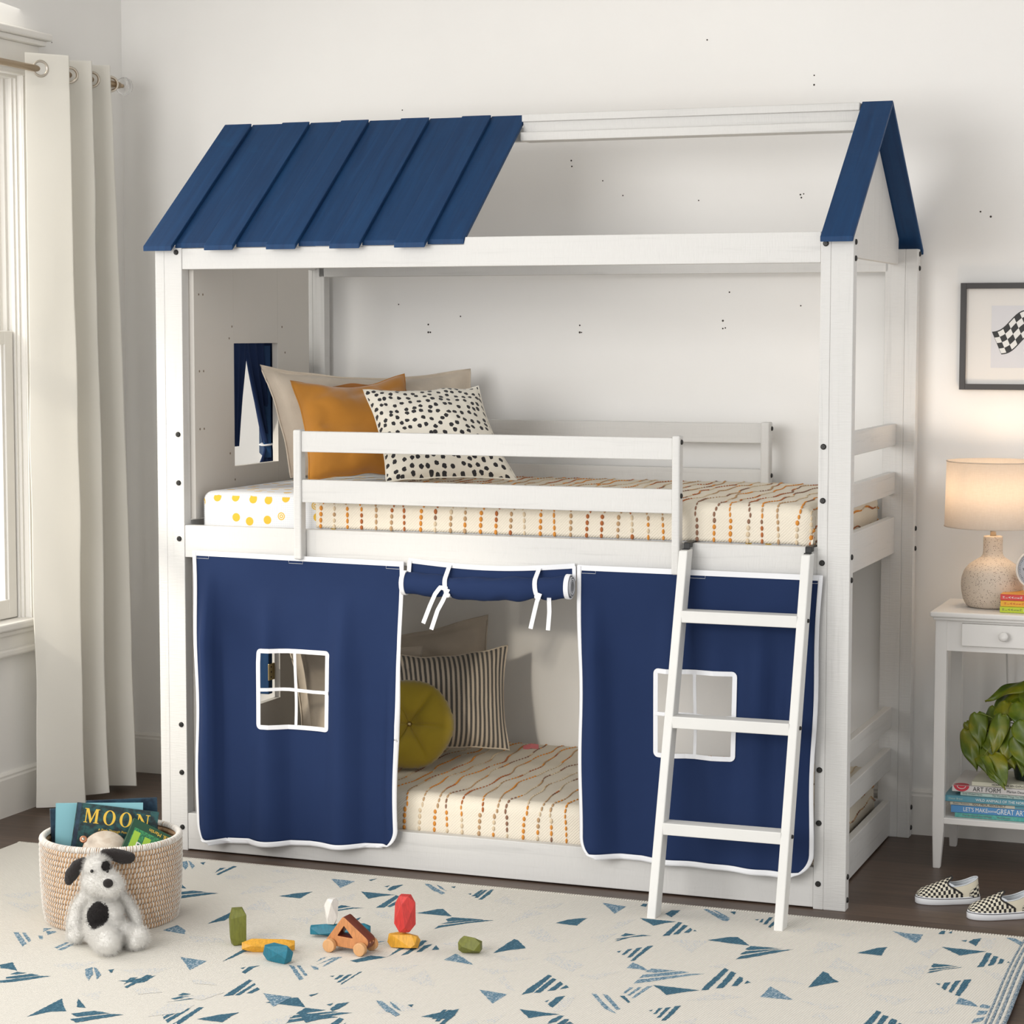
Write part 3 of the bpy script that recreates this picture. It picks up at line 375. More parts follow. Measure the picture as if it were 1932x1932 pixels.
def fbm(x, y, z=0.0): return mn.noise(Vector((x, y, z)))
def curve_mesh(outlines, depth, bevel=0.0):
    cu = bpy.data.curves.new('tmpc', 'CURVE'); cu.dimensions = '2D'; cu.fill_mode = 'BOTH'; cu.extrude = depth / 2; cu.bevel_depth = bevel; cu.bevel_resolution = 1
    for o_ in outlines:
        sp = cu.splines.new('POLY'); sp.points.add(len(o_) - 1); sp.use_cyclic_u = True
        for p, q in zip(sp.points, o_): p.co = (q[0], q[1], 0, 1)
    ob = bpy.data.objects.new('tmpc', cu); COL.objects.link(ob); dg = bpy.context.evaluated_depsgraph_get(); dg.update()
    me = bpy.data.meshes.new_from_object(ob.evaluated_get(dg)); bpy.data.objects.remove(ob); return me
def text_mesh(txt, size, depth=0.0006, align='LEFT'):
    cu = bpy.data.curves.new('tmpt', 'FONT'); cu.body = txt; cu.size = size; cu.extrude = depth / 2; cu.align_x = align; cu.align_y = 'CENTER'; cu.resolution_u = 3
    ob = bpy.data.objects.new('tmpt', cu); COL.objects.link(ob); dg = bpy.context.evaluated_depsgraph_get(); dg.update()
    me = bpy.data.meshes.new_from_object(ob.evaluated_get(dg)); bpy.data.objects.remove(ob); return me
def link_mesh(name, me, mat, M, parent):
    """me in local 2d space placed by world matrix M"""
    me.transform(wmat(parent).inverted() @ M if parent is not None else M)
    me.materials.clear(); me.materials.append(mat)
    for p in me.polygons: p.material_index = 0
    o = bpy.data.objects.new(name, me); COL.objects.link(o)
    if parent is not None: o.parent = parent
    return o
def frame(origin, xdir, ydir):
    x = Vector(xdir).normalized(); y = Vector(ydir).normalized(); z = x.cross(y).normalized(); y = z.cross(x)
    return Matrix(((x.x, y.x, z.x, origin[0]), (x.y, y.y, z.y, origin[1]), (x.z, y.z, z.z, origin[2]), (0, 0, 0, 1)))
def text_part(txt, size, origin, xdir, ydir, mat, parent, name='title', sx=1.0, align='LEFT'):
    return link_mesh(name, text_mesh(txt, size, align=align), mat, frame(origin, xdir, ydir) @ Matrix.Diagonal((sx, 1, 1, 1)), parent)

# ================================================================== THE ROOM
XL, YB = -0.676, 0.9769
fl = struct(MB().box(XL - 0.12, 4.2, -6.4, YB + 0.12, -0.06, 0, 0).build('floor', FLOOR))
b = MB().box(XL - 0.12, 4.2, YB, YB + 0.12, 0, 2.75, 0)
for x, z in [(1.365, 2.401), (1.698, 2.281), (1.698, 2.253), (0.353, 2.224), (0.928, 2.048), (0.93, 2.03), (1.032, 1.983), (1.66, 1.927), (1.67, 1.929), (1.663, 1.918), (1.342, 1.916), (1.098, 1.936), (2.199, 1.866), (2.229, 1.851), (0.338, 1.602), (0.554, 1.563), (0.442, 1.537), (0.442, 1.512), (0.449, 1.512), (0.958, 1.534), (0.958, 1.512), (0.964, 1.512), (1.422, 1.548), (1.422, 1.524), (1.43, 1.526), (1.665, 1.593), (1.442, 1.635)]:
    b.cyl((x, YB - 0.0004, z), (x, YB + 0.002, z), 0.0021 + random.random() * 0.0014, seg=8, mi=1)
struct(b.build('wall_back', [PAINT, SPECK]))
WY0, WY1, WZ0, WZ1 = -1.95, 0.345, 0.60, 2.31
b = MB()
b.box(XL - 0.12, XL, WY1, YB, 0, 2.75, 0).box(XL - 0.12, XL, -3.0, WY0, 0, 2.75, 0).box(XL - 0.12, XL, WY0, WY1, 0, WZ0, 0).box(XL - 0.12, XL, WY0, WY1, WZ1, 2.75, 0)
b.cyl((XL - 0.001, 0.545, 2.432), (XL + 0.0005, 0.545, 2.432), 0.0022, seg=8, mi=1)
struct(b.build('wall_left', [PAINT, SPECK]))
struct(MB().box(XL - 0.12, 4.2, -1.4, YB + 0.12, 2.75, 2.80, 0).build('ceiling', PAINT))
def baseboard(name, p0, p1, out):
    p0, p1, out = Vector(p0), Vector(p1), Vector(out)
    prof = [(0, 0), (0.016, 0), (0.016, 0.118), (0.013, 0.124), (0.013, 0.130), (0.005, 0.138), (0, 0.138)]
    b = MB(); b.poly_extrude([p0 + out * a + Vector((0, 0, z)) for a, z in prof], p1 - p0, bev=0); return struct(b.build(name, TRIMP))
baseboard('baseboard_back', (XL + 0.017, YB, 0), (4.2, YB, 0), (0, -1, 0))
baseboard('baseboard_left', (XL, YB - 0.0, 0), (XL, -3.0, 0), (1, 0, 0))
# window on the left wall
win = struct(thing('window_1', 'x', 'window', (XL, -0.48, WZ0)))
del win['label'], win['category']
b = MB()   # casing round the opening
b.box(XL, XL + 0.018, WY1 - 0.006, WY1 + 0.092, WZ0, WZ1 + 0.0, 0.002).box(XL + 0.018, XL + 0.028, WY1 + 0.070, WY1 + 0.094, WZ0, WZ1, 0.003).box(XL + 0.018, XL + 0.024, WY1 - 0.006, WY1 + 0.010, WZ0, WZ1, 0.002)
b.box(XL, XL + 0.018, WY0 - 0.092, WY0 + 0.006, WZ0, WZ1, 0.002)
b.box(XL, XL + 0.020, WY0 - 0.10, WY1 + 0.094, WZ1 - 0.004, WZ1 + 0.095, 0.002).box(XL, XL + 0.030, WY0 - 0.10, WY1 + 0.098, WZ1 - 0.006, WZ1 + 0.010, 0.003)
b.box(XL, XL + 0.040, WY0 - 0.11, WY1 + 0.108, WZ1 + 0.095, WZ1 + 0.112, 0.004).box(XL, XL + 0.055, WY0 - 0.12, WY1 + 0.122, WZ1 + 0.112, WZ1 + 0.135, 0.006)
b.build('window_casing', TRIMP, win)
b = MB().box(XL - 0.12, XL, WY1 - 0.0, WY1 + 0.004, WZ0, WZ1, 0).box(XL - 0.12, XL + 0.002, WY1 - 0.014, WY1, WZ0, WZ1, 0.0).box(XL - 0.05, XL - 0.036, WY1 - 0.026, WY1 - 0.012, WZ0, WZ1, 0.001).box(XL - 0.02, XL - 0.008, WY1 - 0.022, WY1 - 0.012, WZ0, WZ1, 0.001)
b.box(XL - 0.12, XL + 0.002, WY0, WY0 + 0.014, WZ0, WZ1, 0.002).box(XL - 0.119, XL + 0.0015, WY0, WY1 - 0.001, WZ1 - 0.014, WZ1 - 0.0005, 0.0)
b.build('window_jamb', TRIMP, win)
def sash(xc, z0, z1, nm):
    b = MB(); st = 0.045; y0, y1 = WY0 + 0.015, WY1 - 0.028
    b.box(xc - 0.016, xc + 0.016, y1 - st, y1, z0, z1, 0.003).box(xc - 0.016, xc + 0.016, y0, y0 + st, z0, z1, 0.003)
    b.box(xc - 0.0152, xc + 0.0152, y0 + 0.001, y1 - 0.001, z0 + 0.0004, z0 + 0.06, 0.003).box(xc - 0.0152, xc + 0.0152, y0 + 0.001, y1 - 0.001, z1 - 0.042, z1 - 0.0004, 0.003)
    b.box(xc - 0.006, xc + 0.010, y1 - st - 0.012, y1 - st + 0.002, z0 + 0.002, z1 - 0.002, 0.002)
    o = b.build(nm, TRIMP, win)
    g = MB().box(xc - 0.002, xc + 0.002, y0 + st, y1 - st, z0 + 0.055, z1 - 0.04, 0).build('pane', GLASS, o)
def m_glass():
    t = NT('window_glass'); n = t.n; tr = t.add('ShaderNodeBsdfTransparent'); gl = t.add('ShaderNodeBsdfGlossy'); gl.inputs['Roughness'].default_value = 0.02
    mx = t.add('ShaderNodeMixShader'); mx.inputs[0].default_value = 0.04
    t.link(tr.outputs[0], mx.inputs[1]); t.link(gl.outputs[0], mx.inputs[2]); t.link(mx.outputs[0], n['Material Output'].inputs['Surface']); return t.m
GLASS = m_glass()
sash(XL - 0.030, 0.615, 1.515, 'lower_sash'); sash(XL - 0.072, 1.475, 2.295, 'upper_sash')
b = MB().box(XL - 0.10, XL + 0.050, WY0 - 0.12, WY1 + 0.110, 0.588, 0.612, 0.006).box(XL, XL + 0.022, WY0 - 0.10, WY1 + 0.094, 0.525, 0.588, 0.002)
b.box(XL, XL + 0.034, WY0 - 0.10, WY1 + 0.098, 0.570, 0.588, 0.005).box(XL, XL + 0.034, WY0 - 0.10, WY1 + 0.096, 0.505, 0.528, 0.006)
b.build('window_sill', TRIMP, win)

# ================================================================== THE BED
L, WB, PT, PA = 2.03, 0.9458, 0.040, 0.0862
bed = thing('bunk_bed', 'white-washed wooden house-shaped bunk bed with a blue plank roof', 'bed', (L / 2, WB / 2, 0))
HR, HE, OV = 2.1456, 1.7562, 0.0313            # ridge height, eave height, eave overhang
def bolt(parent, p, n, r=0.0078):
    p, n = Vector(p), Vector(n); b = MB()
    b.cyl(p - n * 0.001, p + n * 0.0025, r, r * 0.93, seg=20); b.cyl(p + n * 0.0025, p + n * 0.0042, r * 0.90, r * 0.62, seg=20)
    b.cyl(p + n * 0.0042, p + n * 0.0046, r * 0.36, r * 0.30, seg=6, mi=1)
    return b.build('bolt', [BOLT, BLACK], parent)
BZ = (1.739, 1.217, 1.077, 0.915, 0.371, 0.230, 0.068)
def post(x0, x1, y0, y1, seam):
    b = MB(); b.box(x0, seam, y0, y1, 0, 1.757, 0.0018).box(seam, x1, y0, y1, 0, 1.757, 0.0018)
    return b.build('post', WZ, bed)
pfl = post(0, PA, 0, PT, 0.030); pfr = post(L - PA, L, 0, PT, L - PA + 0.027)
pbl = post(0, PA + 0.02, WB - PT, WB, 0.064); pbr = post(L - PA - 0.01, L, WB - PT, WB, L - 0.036)
for z in BZ:
    bolt(pfl, (0.069, 0, z), (0, -1, 0)); bolt(pfr, (1.957, 0, z), (0, -1, 0))
for z in (1.763 - 0.02, 1.701, 0.931, 0.871, 0.089, 0.027):
    bolt(pfr, (L, 0.020, z), (1, 0, 0)); bolt(pbr, (L, WB - 0.012, z), (1, 0, 0))
def part(name, mat, *box, bev=0.002):
    return MB().box(*box, bev).build(name, mat, bed)
# long rails
for y0, y1 in ((0.002, 0.030), (WB - PT, WB - 0.012)):
    MB().poly_extrude([(x, y0, z) for x, z in ((PA, 1.6903), (L - PA, 1.6903), (L - PA, 1.770), (0.96, 1.770), (0.955, 1.750), (PA, 1.750))], (0, y1 - y0, 0), bev=0.0018).build('top_rail', WX, bed)
    part('side_rail', WX, PA, L - PA, y0, y1, 0.862, 0.9549)
    part('side_rail', WX, PA, L - PA, y0, y1, 0.004, 0.1107)
# mattress slats bases
for z in (0.885, 0.035):
    part('mattress_base', WX, 0.12, L - 0.12, 0.035, WB - PT - 0.004, z, z + 0.03)
# end rails
for z0, z1 in ((1.178, 1.243), (1.035, 1.100), (0.857, 0.966), (0.333, 0.395), (0.205, 0.270), (0.006, 0.111)):
    part('end_rail', WY, 1.950, 1.973, PT - 0.0, WB - PT, z0, z1)
    if z1 < 0.3 or z0 == 0.857: part('end_rail', WY, 0.055, 0.078, PT, WB - PT, z0, z1)
# guard rails with stub posts
def stub(x0, x1, y0, y1, z0, z1, side):
    o = MB().box(x0, x1, y0, y1, z0, z1, 0.005, seg=3).build('guard_post', WZ, bed)
    if side:
        for z in (1.223, 1.081): bolt(o, (x1, (y0 + y1) / 2 + (0.008 if y0 > 0 else -0.003), z), (1, 0, 0), 0.0072)
stub(0.453, 0.477, -0.036, -0.001, 0.872, 1.238, 0); stub(1.560, 1.582, -0.036, -0.001, 0.872, 1.240, 1)
part('guard_rail', WX, 0.477, 1.560, -0.030, -0.006, 1.176, 1.234); part('guard_rail', WX, 0.477, 1.560, -0.030, -0.006, 1.034, 1.098)
stub(0.40, 0.425, WB - 0.078, WB - PT - 0.001, 0.862, 1.240, 0); stub(1.573, 1.600, WB - 0.085, WB - PT - 0.001, 0.862, 1.243, 1)
part('guard_rail', WX, 0.425, 1.573, WB - 0.068, WB - PT - 0.002, 1.178, 1.238); part('guard_rail', WX, 0.425, 1.573, WB - 0.068, WB - PT - 0.002, 1.034, 1.100)
# roof: front slope boards
sl = Vector((0, -(WB / 2 + OV), HE - HR)); SLEN = sl.length; sd = sl.normalized(); sn = Vector((0, sd.z, -sd.y)).normalized()
if sn.z < 0: sn = -sn
apex = Vector((0, WB / 2, HR))
def slope_board(name, x0, x1, a0, a1, off, back=False, t=0.018):
    o = apex + (sn * off); p0 = o + sd * a0; p1 = o + sd * a1
    dz = Vector((0, 0, 0.0145)); pts = [p0, p1, p1 - dz, p0 - dz]
    if back: pts = [Vector((0, WB - p.y, p.z)) for p in pts]
    b = MB(); b.poly_extrude([(x0, p.y, p.z) for p in pts], (x1 - x0, 0, 0), bev=0.0018); return b.build(name, BLUEW, bed)
X0, X1 = -0.0218, 0.957; nb = 10; bwid = (X1 - X0) / nb
for i in range(nb):
    upper = i % 2 == 0; g = 0.0008
    slope_board('roof_plank', X0 + bwid * i + (0.001 if upper else -0.010), X0 + bwid * (i + 1) - 0.005 + (0.0 if upper or i == nb - 1 else 0.010) + (0.005 if i == nb - 1 else 0), 0.0 if upper else -0.012, SLEN if upper else SLEN - 0.029, 0.0 if upper else -0.0115, t=0.0155)
GX0, GX1 = 1.9485, 2.034
slope_board('roof_plank', GX0, GX1, 0, SLEN, 0); slope_board('roof_plank', GX0, GX1, 0.004, SLEN, 0, back=True)
def gable(x0, x1):
    zt = lambda y: HR - 0.772 * abs(y - WB / 2) - 0.0245
    pts = [(PT, 1.713), (WB - PT, 1.713), (WB - PT, zt(WB - PT)), (WB / 2, zt(WB / 2)), (PT, zt(PT))]
    MB().poly_extrude([(x0, y, z) for y, z in pts], (x1 - x0, 0, 0), bev=0.0015).build('gable_board', WZ, bed)
gable(1.950, 1.973); gable(0.055, 0.078)
b = MB().box(0.958, 1.946, 0.449, 0.497, 2.120, 2.1415, 0.002).box(0.958, 1.946, 0.462, 0.484, 2.088, 2.1215, 0.001).box(0.958, 1.946, 0.436, 0.510, 2.064, 2.089, 0.002).box(0.08, 0.960, 0.4625, 0.4835, 2.064, 2.105, 0.001)
b.build('ridge_beam', WX, bed)
# house-side panels at the left end, each with a window opening
def end_panel(z0, z1, wz0, wz1):
    x0, x1, y0, y1, wy0, wy1 = 0.080, 0.100, 0.044, 0.803, 0.289, 0.580
    b = MB(); bv = 0.0012
    b.box(x0, x1, y0, wy0, z0, z1, bv).box(x0, x1, wy1, y1, z0, z1, bv).box(x0, x1, wy0, wy1, z0, wz0, bv).box(x0, x1, wy0, wy1, wz1, z1, bv)
    for y, z in [(wy0 - 0.03, wz1 + 0.015), (wy0 - 0.012, wz1 + 0.05), (wy1 + 0.03, wz1 + 0.05), (wy1 + 0.05, wz1 - 0.03), (wy0 - 0.03, wz0 + 0.04), (wy0 + 0.0, wz0 - 0.04), (y0 + 0.03, z1 - 0.1), (y0 + 0.055, z1 - 0.1), (y0 + 0.03, wz1 - 0.08), (y0 + 0.055, wz1 - 0.08), (y0 + 0.03, wz0 + 0.12), (y0 + 0.055, wz0 + 0.12)]:
        b.cyl((x1 - 0.001, y, z), (x1 + 0.0005, y, z), 0.0035, seg=8, mi=1)
    return b.build('end_panel', [PANELM, SPECK2], bed)
PANELM = m_plain('panel_paint', (0.66, 0.63, 0.585, 1), 0.6, bump=0.1, bscale=200)
SPECK2 = m_plain('screw_head', (0.22, 0.17, 0.12, 1), 0.6)
end_panel(0.970, 1.72, 1.110, 1.478); end_panel(0.006, 0.86, 0.364, 0.700)
for z0, z1, hz in ((1.120, 1.470, ()), (0.376, 0.690, (0.42, 0.62))):
    if z0 > 1:      # swung further back on its hinges
        d0 = Vector((-0.50, 0.866, 0)); e0 = Vector((0.866, 0.5, 0)); h0 = Vector((0.052, 0.572, z0))
        sh = MB().poly_extrude([h0, h0 + d0 * 0.27, h0 + d0 * 0.27 + e0 * 0.024, h0 + e0 * 0.024], (0, 0, z1 - z0), bev=0.002).build('window_shutter', BLUEW, bed)
    else:
        sh = MB().box(-0.20, 0.076, 0.548, 0.574, z0, z1, 0.002).build('window_shutter', BLUEW, bed)
    for z in hz:
        b = MB().box(0.0745, 0.0785, 0.545, 0.579, z, z + 0.052, 0.0006).cyl((0.077, 0.581, z), (0.077, 0.581, z + 0.052), 0.0035, seg=10)
        for dz in (0.010, 0.026, 0.042): b.cyl((0.0785, 0.560, z + dz), (0.0793, 0.560, z + dz), 0.003, seg=8, mi=1)
        b.build('hinge', [BRASS, SPECK], sh)

# ladder
lad = thing('bed_ladder', 'white wooden ladder hooked over the upper bunk rail', 'ladder', (1.76, -0.20, 0))
Pb, Pt = Vector((0, -0.262, 0.0)), Vector((0, -0.062, 0.952)); dl = (Pt - Pb).normalized(); dn = Vector((0, dl.z, -dl.y))  # dn points back
def stile(xb, xt):
    q = MB(); bvt = 0.030
    for_ = []
    def P(x, t, dpt): return Vector((x, 0, 0)) + Pb.lerp(Pt, t) + dn * dpt
    w_, dd = 0.0235, 0.050
    b = bmesh.new()
    prof = [(0, 0), (1, 0), (1, 1), (0, 1)]
    base = [Vector((xb + w_ * a, -0.262 + 0.052 * c, 0.0)) for a, c in prof]
    top = [P(xt + w_ * a, 1.0 - (0.0 if c else 0.012), dd * c) for a, c in prof]
    vb = [b.verts.new(p) for p in base]; vt = [b.verts.new(p) for p in top]
    b.faces.new(vb[::-1]); b.faces.new(vt)
    for i in range(4): b.faces.new((vb[i], vb[(i + 1) % 4], vt[(i + 1) % 4], vt[i]))
    bmesh.ops.bevel(b, geom=list(b.edges), offset=0.0028, segments=2, affect='EDGES', profile=0.5)
    q._merge(b); return q.build('stile', LADW, lad)
LADW = m_plain('ladder_paint', (0.74, 0.735, 0.71, 1), 0.5, var=0.05, bump=0.15, bscale=70)
s1 = stile(1.567, 1.590); s2 = stile(1.902, 1.917)
for k, z in enumerate((0.232, 0.502, 0.772)):
    t = z / 0.952; p = Pb.lerp(Pt, t); xo = 0.018 * t
    MB().box(1.592 + xo - 0.002, 1.902 + xo * 0.85 + 0.002, p.y, p.y + 0.050, z - 0.017, z + 0.014, 0.002).build('rung', LADW, lad)
    bolt(s2, (1.9262 + 0.0155 * t, p.y + 0.026, z), (1, 0, 0), 0.0055)
for x in (1.600, 1.926):
    b = MB().box(x - 0.007, x + 0.010, -0.028, -0.003, 0.945, 0.9575, 0.001).box(x - 0.007, x + 0.010, -0.028, 0.036, 0.9560, 0.9590, 0.001).box(x - 0.007, x + 0.010, -0.030, -0.026, 0.90, 0.957, 0.001)
    b.box(x - 0.007, x + 0.010, 0.0325, 0.036, 0.925, 0.9585, 0.001).box(x - 0.007, x + 0.010, -0.046, -0.026, 0.940, 0.944, 0.001).build('hook', BLACK, lad)

# ================================================================== MATTRESSES AND BLANKETS
def mattress(z0, z1, label, mat):
    x0, x1, y0, y1 = 0.114, 1.915, 0.046, 0.893
    def prof(t, a0, a1, r):      # rounded box helper not needed: bevelled box
        pass
    b = MB(); bb = bmesh.new(); bmesh.ops.create_cube(bb, size=1); bmesh.ops.scale(bb, vec=(x1 - x0, y1 - y0, z1 - z0), verts=bb.verts)
    bmesh.ops.bevel(bb, geom=list(bb.edges), offset=0.028, segments=5, affect='EDGES', profile=0.5)
    bmesh.ops.translate(bb, vec=((x0 + x1) / 2, (y0 + y1) / 2, (z0 + z1) / 2), verts=bb.verts)
    uvl = bb.loops.layers.uv.new('UVMap')
    for f in bb.faces:
        f.smooth = True; n = f.normal
        for l in f.loops:
            c = l.vert.co
            l[uvl].uv = (c.x + (c.y if abs(n.x) > 0.7 else 0), c.z + 0.3 if abs(n.z) < 0.7 else c.y + 1.4)
    b.bm.free(); b.bm = bb
    o = b.build('mattress', mat); tag(o, label, 'mattress'); return o
mattress(0.916, 1.052, 'upper bunk mattress in a white fitted sheet printed with yellow lemons', LEMON)
mattress(0.066, 0.205, 'lower bunk mattress mostly hidden under the striped blanket', LEMON)

def blanket(ztop, zfront, label, xa, seed):
    """cream blanket over the mattress; hangs over the front, the back and the right end"""
    R_ = 0.034; y0, y1 = 0.0405, 0.899; xe = 1.921
    fd = ztop - zfront
    segs = [('back', 0.10), ('arc', R_ * PI / 2), ('top', y1 - y0 - 2 * R_), ('arc2', R_ * PI / 2), ('front', fd - R_)]
    tot = sum(x[1] for x in segs)
    def yz(s):
        a = s
        if a < 0.10: return y1, -R_ - (0.10 - a), 0
        a -= 0.10
        if a < R_ * PI / 2: t = a / R_; return y1 - R_ + R_ * math.cos(t), -R_ + R_ * math.sin(t), 1
        a -= R_ * PI / 2
        if a < y1 - y0 - 2 * R_: return y1 - R_ - a, 0, 2
        a -= y1 - y0 - 2 * R_
        if a < R_ * PI / 2: t = a / R_; return y0 + R_ - R_ * math.sin(t), -R_ + R_ * math.cos(t), 3
        a -= R_ * PI / 2
        return y0, -R_ - a, 4
    xl = xe - xa; ed = 0.10
    def xz(a):
        if a < xl - R_: return xa + a, 0
        a2 = a - (xl - R_)
        if a2 < R_ * PI / 2: t = a2 / R_; return xe - R_ + R_ * math.sin(t), -R_ + R_ * math.cos(t)
        return xe, -R_ - (a2 - R_ * PI / 2)
    atot = (xl - R_) + R_ * PI / 2 + ed
    def pos(a, s, off=0.0):
        x, dx = xz(a); y, dy, k = yz(s)
        n1 = fbm(x * 5 + seed, s * 7, 1.0) * 0.004 + fbm(x * 17 + seed, s * 14, 3.0) * 0.0016
        z = ztop + dy + dx
        if dx < -0.001 and k in (3, 4, 0, 1):     # gathered corner
            z = ztop + min(dy, dx) - 0.004
            if k in (3, 4): y += 0.012 * math.sin(min(1, -dx / 0.1) * PI); 
        if k == 2: z += n1 + off
        elif k in (0, 4): y += (-(abs(n1)) - off) * (1 if k == 4 else -1)
        else: z += n1 * 0.7 + off * 0.7; y += (-1 if k == 3 else 1) * off * 0.7
        if dx < -R_ * 0.9: x += off + n1
        return Vector((x, y, z))
    b = MB(); nu, nv = 150, 120
    b.grid(lambda u, v: pos(u * atot, v * tot), nu, nv, uvfn=lambda u, v: (u * atot, v * tot))
    o = b.build('blanket', BLANKET); tag(o, label, 'blanket')
    sm = o.modifiers.new('solid', 'SOLIDIFY'); sm.thickness = 0.004; sm.offset = -1
    # running stitches of thick yarn
    q = MB(); rnd = random.Random(seed); bmq = q.bm
    pitch = 0.0445; a = 0.012; row = 0
    while a < atot - 0.01:
        s = 0.03; col = base_c = rnd.choice((0, 1, 2, 3, 0, 1, 4)); amp = 0.006 + rnd.random() * 0.006; ph = rnd.random() * 6
        while s < tot - 0.004:
            st = 0.0062 + rnd.random() * 0.0016; k = yz(s)[2]
            wob = amp * math.sin(s * 13 + ph) + 0.004 * math.sin(s * 37 + ph * 2) if k in (1, 2, 3) else amp * math.sin((0.10 + R_ * PI + y1 - y0 - 2 * R_) * 13 + ph) * math.exp(-(s - (tot - fd)) * 12 if k == 4 else 0)
            if rnd.random() < 0.30: col = rnd.choice((base_c, base_c, (base_c + 1) % 5, 3, 4, 0))
            th = 0.0022 + 0.0010 * (math.sin(s * 31 + ph) * 0.5 + 0.5) + rnd.random() * 0.0006
            if k == 4: th *= 1.45
            p = pos(a + wob, s, 0.0008); p2 = pos(a + wob, s + 0.002, 0.0008); px = pos(a + wob + 0.002, s, 0.0008)
            d = (p2 - p).normalized(); x = (px - p).normalized(); n = d.cross(x).normalized()
            if k in (2,) and n.z < 0: n = -n
            if k == 4 and n.y > 0: n = -n
            ringv = []
            for t in (-1, -0.6, 0, 0.6, 1):
                rr = th * math.sqrt(max(0.02, 1 - t * t)); ringv.append([bmq.verts.new(p + d * (st * t) + x * (rr * math.cos(q_ * PI / 3)) + n * (rr * 0.75 * math.sin(q_ * PI / 3))) for q_ in range(6)])
            for r0, r1 in zip(ringv, ringv[1:]):
                for i in range(6):
                    f = bmq.faces.new((r0[i], r0[(i + 1) % 6], r1[(i + 1) % 6], r1[i])); f.smooth = True; f.material_index = col
            s += 0.0172 if k == 4 else 0.0158
        a += pitch * (0.96 + rnd.random() * 0.08); row += 1
    so = q.build('stitching', YARN, o); so['kind'] = 'stuff'
    return o, pos, tot
b_up = blanket(1.060, 0.957, 'cream blanket with orange yarn stitch rows on the upper bunk, beside the lemon sheet', 0.488, 3)
b_lo = blanket(0.213, 0.090, 'cream blanket with rust yarn stitch rows on the lower bunk behind the tent curtains', 0.300, 11)
q = MB(); q.ribbon([(0.845, 0.775, 0.216), (0.868, 0.782, 0.224), (0.890, 0.792, 0.221)], 0.022, (0, -0.6, 1), 0.0012); q.build('care_label', m_plain('pink_label', (0.55, 0.16, 0.17, 1), 0.7), b_lo[0])

# ================================================================== PILLOWS
def pillow(name, label, mat, TL, TR, BR, BL, T=0.13, pinch=0.05, flange=0.0, seed=0, wr=0.010, n=44, group=None, cat='pillow', piping=None, sag=0.0, dent=0.0):
    TL, TR, BR, BL = map(Vector, (TL, TR, BR, BL)); W_ = ((TR - TL).length + (BR - BL).length) / 2; H_ = ((TL - BL).length + (TR - BR).length) / 2
    nrm = (TR - TL).cross(BL - TL).normalized()     # toward the viewer if corners run clockwise
    if nrm.y > 0: nrm = -nrm
    def base(u, v):
        # pull the middle of each edge inward; corners stay as points
        uu = u - (2 * u - 1) * pinch * (1 - abs(2 * v - 1) ** 2.2) * abs(2 * u - 1) ** 2 * 0.5
        vv = v - (2 * v - 1) * pinch * (1 - abs(2 * u - 1) ** 2.2) * abs(2 * v - 1) ** 2 * 0.5
        p = TL.lerp(TR, uu).lerp(BL.lerp(BR, uu), vv)
        p.z -= sag * math.sin(PI * u) * (1 - v) ** 1.5
        return p
    def prof(u, v):
        f = flange
        a = max(0.0, 1 - (abs(2 * u - 1) / (1 - f)) ** 2.6) if abs(2 * u - 1) < 1 - f else 0
        c = max(0.0, 1 - (abs(2 * v - 1) / (1 - f)) ** 2.6) if abs(2 * v - 1) < 1 - f else 0
        return (a * c) ** 0.62
    def side(sg):
        def fn(u, v):
            h = prof(u, v); q1 = mn.noise(Vector((u * W_ * 9 + seed * 3 + mn.noise(Vector((u * 4, v * 4, seed))) , v * H_ * 9, 3.3)))
            crease = (0.42 - min(0.42, abs(q1) * 2.2)) * wr * 0.9 * (0.3 + abs(2 * u - 1) ** 1.5 + abs(2 * v - 1) ** 1.5) / 1.3; m = -crease + mn.noise(Vector((u * W_ * 7 + seed, v * H_ * 7, sg))) * wr + mn.noise(Vector((u * W_ * 18 + seed, v * H_ * 15, sg + 4))) * wr * 0.35
            edge = min(1, 6 * min(u, 1 - u, v, 1 - v))
            th = T / 2 * h * (1 + 0.18 * mn.noise(Vector((u * 2 + seed, v * 2, 2.2)))) + m * edge + 0.0012
            if dent: th -= dent * math.exp(-((u - 0.5) / 0.16) ** 2) * (1 - v) ** 2
            return base(u, v) + nrm * sg * th + Vector((0, 0, mn.noise(Vector((u * 5 + seed, v * 5, 8))) * wr * 0.5))
        return fn
    b = MB()
    uvf = lambda u, v: (u * W_, (1 - v) * H_)
    b.grid(side(1), n, n, uvfn=uvf); b.grid(side(-1), n, n, uvfn=uvf)
    bmesh.ops.remove_doubles(b.bm, verts=b.bm.verts, dist=0.0026) if False else None
    o = b.build(name, mat, recalc=True)
    tag(o, label, cat, group)
    if True:
        q = MB(); pts = []
        for i in range(4 * 24):
            t = i / 24; k = int(t); t -= k
            u, v = ((t, 0), (1, t), (1 - t, 1), (0, 1 - t))[k]
            pts.append((side(1)(u, v) + side(-1)(u, v)) / 2)
        q.tube(pts, 0.0030, seg=6, closed=True); q.build('piping', piping or mat, o)
    return o
pillow('pillow', 'large beige linen pillow leaning against the end panel of the upper bunk', LINEN, (0.150, 0.362, 1.412), (0.640, 0.845, 1.396), (0.705, 0.800, 1.078), (0.262, 0.335, 1.078), T=0.17, pinch=0.045, flange=0.06, seed=1, wr=0.022, sag=0.028)
pillow('pillow', 'square ochre velvet pillow between the beige and the dotted ones, upper bunk', OCHRE, (0.262, 0.340, 1.366), (0.520, 0.600, 1.384), (0.655, 0.490, 1.078), (0.375, 0.225, 1.078), T=0.14, pinch=0.10, seed=5, wr=0.018, dent=0.020, sag=0.014)
